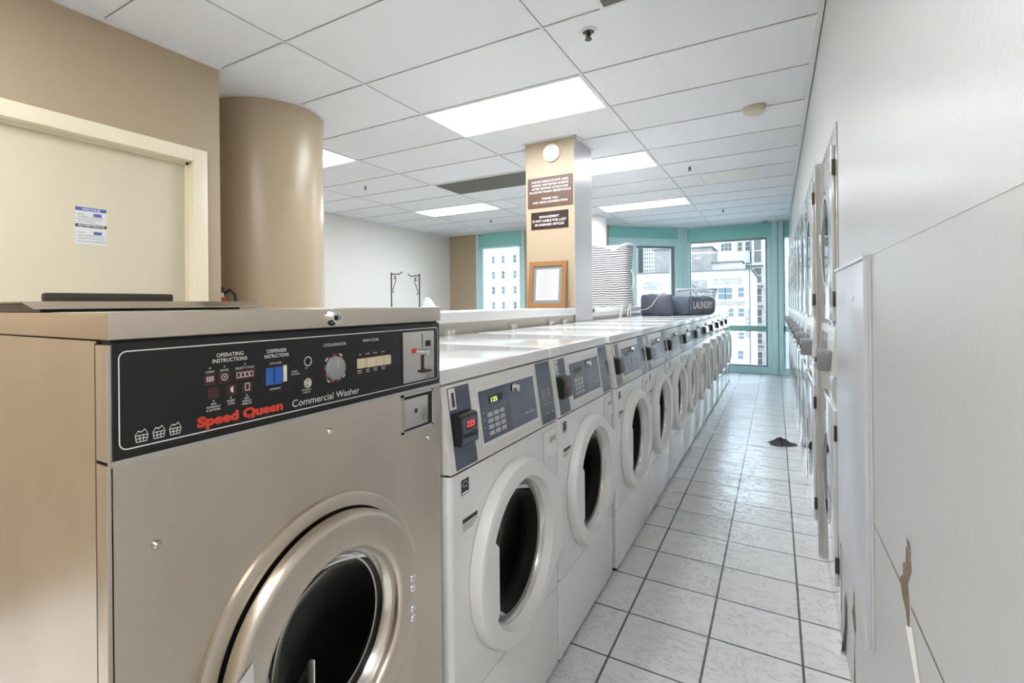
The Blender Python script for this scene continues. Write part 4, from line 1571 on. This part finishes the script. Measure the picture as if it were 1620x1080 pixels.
# middle building
t = building('brick_building', 'white painted brick building with few windows, filling the main window', -12.5, -1.62, 45, 60, -31, 3.75, 'bldwhite')
for a in ((-3.95, -3.45, 1.5, 2.4), (-3.40, -2.95, 1.5, 2.4), (-2.52, -2.12, 1.65, 2.4), (-3.2, -2.85, .1, .75), (-2.52, -2.12, .1, .75), (-2.52, -2.12, -1.65, -1.15), (-2.58, -2.2, -3.25, -2.6), (-9.2, -8.5, 1.3, 2.0), (-2.58, -2.2, -5.2, -4.5), (-3.9, -3.5, -3.25, -2.6)):
    bwin(t, *a, m='wmid')
b = MB('roofdark')
ox = t['ox']
b.tube([(-6.5-ox, -.5, 34.4), (-5.25-ox, -.5, 33.2)], .06, 5)
b.tube([(-6.5-ox, -.5, 33.9), (-5.35-ox, -.5, 32.8)], .05, 5)
b.box(-5.3-ox, -4.6-ox, -.9, 0, 33.15, 33.25)
for k in range(9): b.box(-6.45+.14*k-ox, -6.43+.14*k-ox, -.52, -.48, 32.9-.12*k, 34.3-.13*k)
b.build('stair_railing', t)
b = MB('bldgrey')
for x0_, x1_, z0_, z1_ in ((-6.0, -4.75, 2.0, 3.1), (-4.25, -2.25, 2.62, 3.15), (-4.3, -2.0, .95, 1.35), (-9.8, -8.2, 2.3, 3.1), (-2.05, -1.75, -1.5, .6)):
    b.box(x0_-ox, x1_-ox, -.02, -.003, z0_+31, z1_+31)
b.build('bare_brick_patches', t)['kind'] = 'stuff'
b = MB('roofdark'); b.cyl((-1.72-ox, -.06, .5), (-1.72-ox, -.06, 34.7), .04, 6); b.build('drain_pipe', t)
# grey brick bulkhead with parapet, sign wall, glass tower, striped tower
building('brick_bulkhead', 'grey brick bulkhead rising at the left of the main window', -12.0, -6.0, 61, 68, -31, 7.3, 'bldgrey')
building('roof_shed', 'low pale roof shed on the middle building', -5.3, -2.75, 55, 58, 3.0, 5.1, 'bldwhite')
building('glass_tower', 'blue grey tower sliver between the roofs', -17.6, -14.4, 150, 160, -31, 19.5, 'bldblue', False)
t = building('striped_tower', 'distant white tower with rows of small windows in the bay window', -26.0, -19.0, 120, 135, -31, 24, 'bldpale', False)
b = MB('wshut')
for r_ in range(20):
    for c_ in range(13):
        b.box(-3.2+.52*c_, -2.98+.52*c_, -.03, -.005, 53.6-.95*r_, 54.05-.95*r_)
b.build('small_windows', t)
t = building('ribbed_block', 'pale ribbed building at the left edge of the bay window', -34, -27.3, 112, 126, -31, 20, 'bldcream', False)
b = MB('wmid')
for c_ in range(7): b.box(-2.9+.92*c_, -2.55+.92*c_, -.04, -.005, 20, 50)
b.build('window_strips', t)
